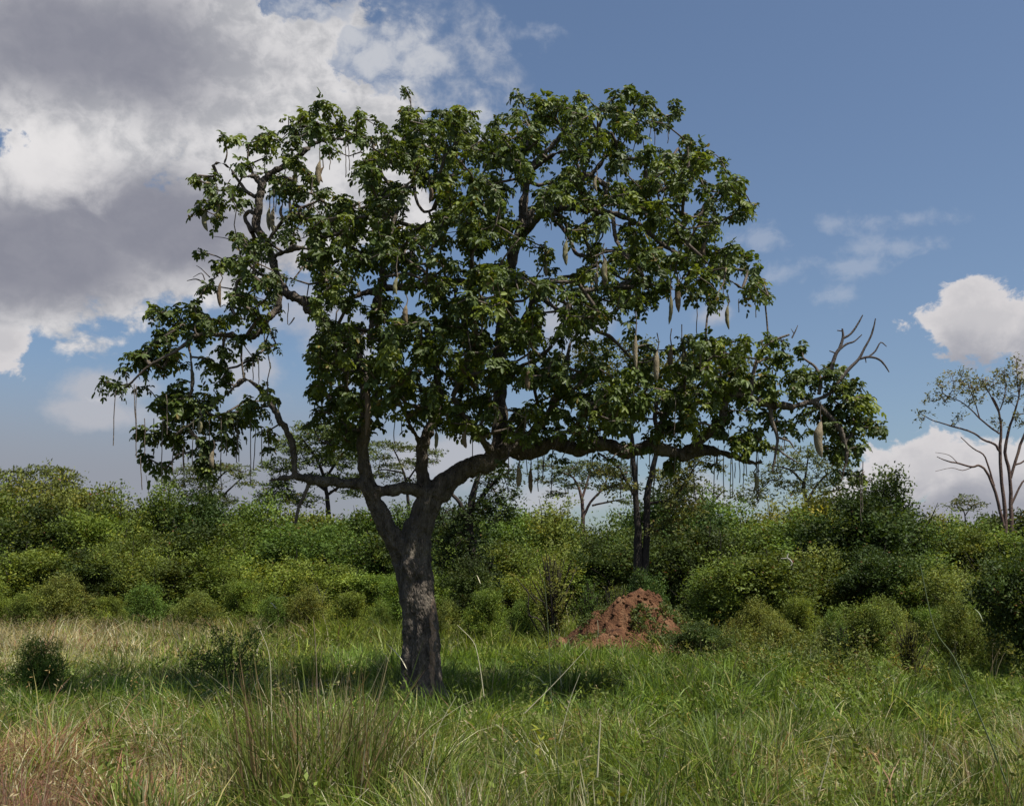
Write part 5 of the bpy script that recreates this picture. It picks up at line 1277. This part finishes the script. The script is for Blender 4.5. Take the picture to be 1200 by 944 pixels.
wob = M('ADD', M('ADD', M('MULTIPLY', M('SUBTRACT', n_big, 0.5), 2.2), M('MULTIPLY', M('SUBTRACT', n_fine, 0.5), 1.3)), M('MULTIPLY', M('SUBTRACT', n_det, 0.5), 0.55))
big = union([(60, 60, 330, 180), (50, 230, 250, 120), (305, 90, 170, 150), (230, 280, 170, 78), (-150, 200, 290, 190), (420, 190, 105, 120)])
hole = M('MAXIMUM', M('MAXIMUM', ell(-15, 168, 75, 50), ell(350, 6, 110, 40)), ell(445, 70, 110, 60))
hole = SM(M('ADD', hole, M('ADD', M('MULTIPLY', M('SUBTRACT', n_fine, 0.5), 2.4), M('MULTIPLY', M('SUBTRACT', n_det, 0.5), 1.6))), 0.15, 1.1)
big_d = M('SUBTRACT', M('ADD', big, wob), M('MULTIPLY', hole, 0.9))
big_m = SM(big_d, -0.05, 0.22)
thin = M('ADD', union([(470, 60, 110, 90), (560, 130, 60, 50), (390, 20, 100, 60)]), wob)
thin_m = M('MULTIPLY', M('MULTIPLY', SM(thin, -0.1, 0.9), SM(M('ADD', n_fine, M('MULTIPLY', M('SUBTRACT', n_det, 0.5), 0.9)), 0.22, 0.72)), 0.85)
cum = union([(1160, 374, 78, 48), (1230, 380, 100, 60), (1090, 555, 85, 52), (1150, 580, 110, 50), (1040, 575, 80, 28), (-2, 402, 34, 36), (1260, 590, 140, 70)])
cum_d = M('ADD', cum, M('ADD', M('MULTIPLY', M('SUBTRACT', n_fine, 0.5), 1.8), M('MULTIPLY', M('SUBTRACT', n_det, 0.5), 1.3)))
cum_m = SM(cum_d, 0.0, 0.24)
soft = M('ADD', union([(125, 455, 62, 26), (290, 430, 70, 45), (120, 485, 80, 22), (390, 400, 90, 60), (640, 585, 110, 28), (350, 360, 120, 60), (520, 540, 90, 50), (800, 580, 90, 30), (840, 370, 50, 24), (680, 380, 60, 40)]), wob)
soft_m = M('MULTIPLY', SM(soft, 0.0, 0.7), 0.75)
wisp = M('ADD', union([(890, 280, 55, 20), (1035, 290, 60, 16), (920, 318, 40, 18), (1075, 258, 55, 13), (970, 350, 30, 14), (615, 40, 50, 20), (980, 262, 40, 16), (1000, 310, 60, 14)]), M('ADD', M('MULTIPLY', M('SUBTRACT', n_fine, 0.5), 3.2), M('MULTIPLY', M('SUBTRACT', n_det, 0.5), 2.6)))
wisp_m = M('MULTIPLY', SM(wisp, 0.0, 1.2), 0.27)

WHITE = (7.4, 7.2, 7.2); GREY = (2.08, 2.14, 2.65); MIDG = (4.6, 4.6, 4.9)
# big cloud: bright thin rims and tops, grey where it is thick
dark = M('MAXIMUM', M('MAXIMUM', SM(M('ADD', ell(110, 55, 280, 105), M('MULTIPLY', M('SUBTRACT', n_light, .5), 1.0)), 0.05, 0.75), SM(M('ADD', ell(170, 265, 210, 90), M('MULTIPLY', M('SUBTRACT', n_light, .5), 1.0)), 0.0, 0.7)),
         SM(M('ADD', ell(70, 300, 190, 95), M('MULTIPLY', M('SUBTRACT', n_light, .5), 1.0)), 0.0, 0.7))
brt = SM(M('ADD', ell(50, 190, 100, 60), M('MULTIPLY', M('SUBTRACT', n_fine, .5), 1.6)), 0.0, 0.8)
bigc = MIXC(M('MULTIPLY', dark, 0.9), MIXC(SM(M('ADD', n_fine, M('SUBTRACT', n_det, .5)), .3, .7), (4.3, 4.35, 4.6), (6.5, 6.4, 6.5)), GREY)
bigc = MIXC(M('MULTIPLY', brt, 0.8), bigc, WHITE)
# cumulus: lit crowns, grey-violet bases
shade = M('ADD', M('MULTIPLY', M('SUBTRACT', n_light, 0.5), 1.1), M('MULTIPLY', M('SUBTRACT', n_fine, .5), 1.2))
base1 = M('MAXIMUM', SM(M('ADD', ell(1170, 425, 130, 45), shade), 0.0, 0.8), SM(M('ADD', ell(1130, 600, 170, 50), shade), 0.0, 0.8))
cumc = MIXC(M('MULTIPLY', base1, 0.9), MIXC(SM(cum_d, 0.1, 0.9), (6.2, 6.0, 6.1), (5.2, 5.1, 5.3)), (2.9, 3.0, 3.5))

col = sky.outputs[0]
col = MIXC(wisp_m, col, (6.0, 6.1, 6.5))
low = M('MULTIPLY', M('MULTIPLY', SM(EL, 0.21, 0.09), SM(AZ, 0.1, -0.2)), 0.9)
col = MIXC(low, col, (2.75, 2.85, 3.3))
col = MIXC(soft_m, col, (4.6, 4.6, 4.95))
col = MIXC(thin_m, col, (5.6, 5.7, 6.0))
col = MIXC(cum_m, col, cumc)
col = MIXC(big_m, col, bigc)
Lk.new(col, bg.inputs["Color"])

S.view_settings.view_transform = 'Standard'
S.view_settings.look = 'None'
S.view_settings.exposure = 0.42
S.view_settings.gamma = 1.0
S.render.engine = 'CYCLES'
cy = S.cycles
cy.max_bounces = 4; cy.diffuse_bounces = 2; cy.glossy_bounces = 1; cy.transmission_bounces = 3
cy.use_denoising = True
cy.sample_clamp_indirect = 6.0
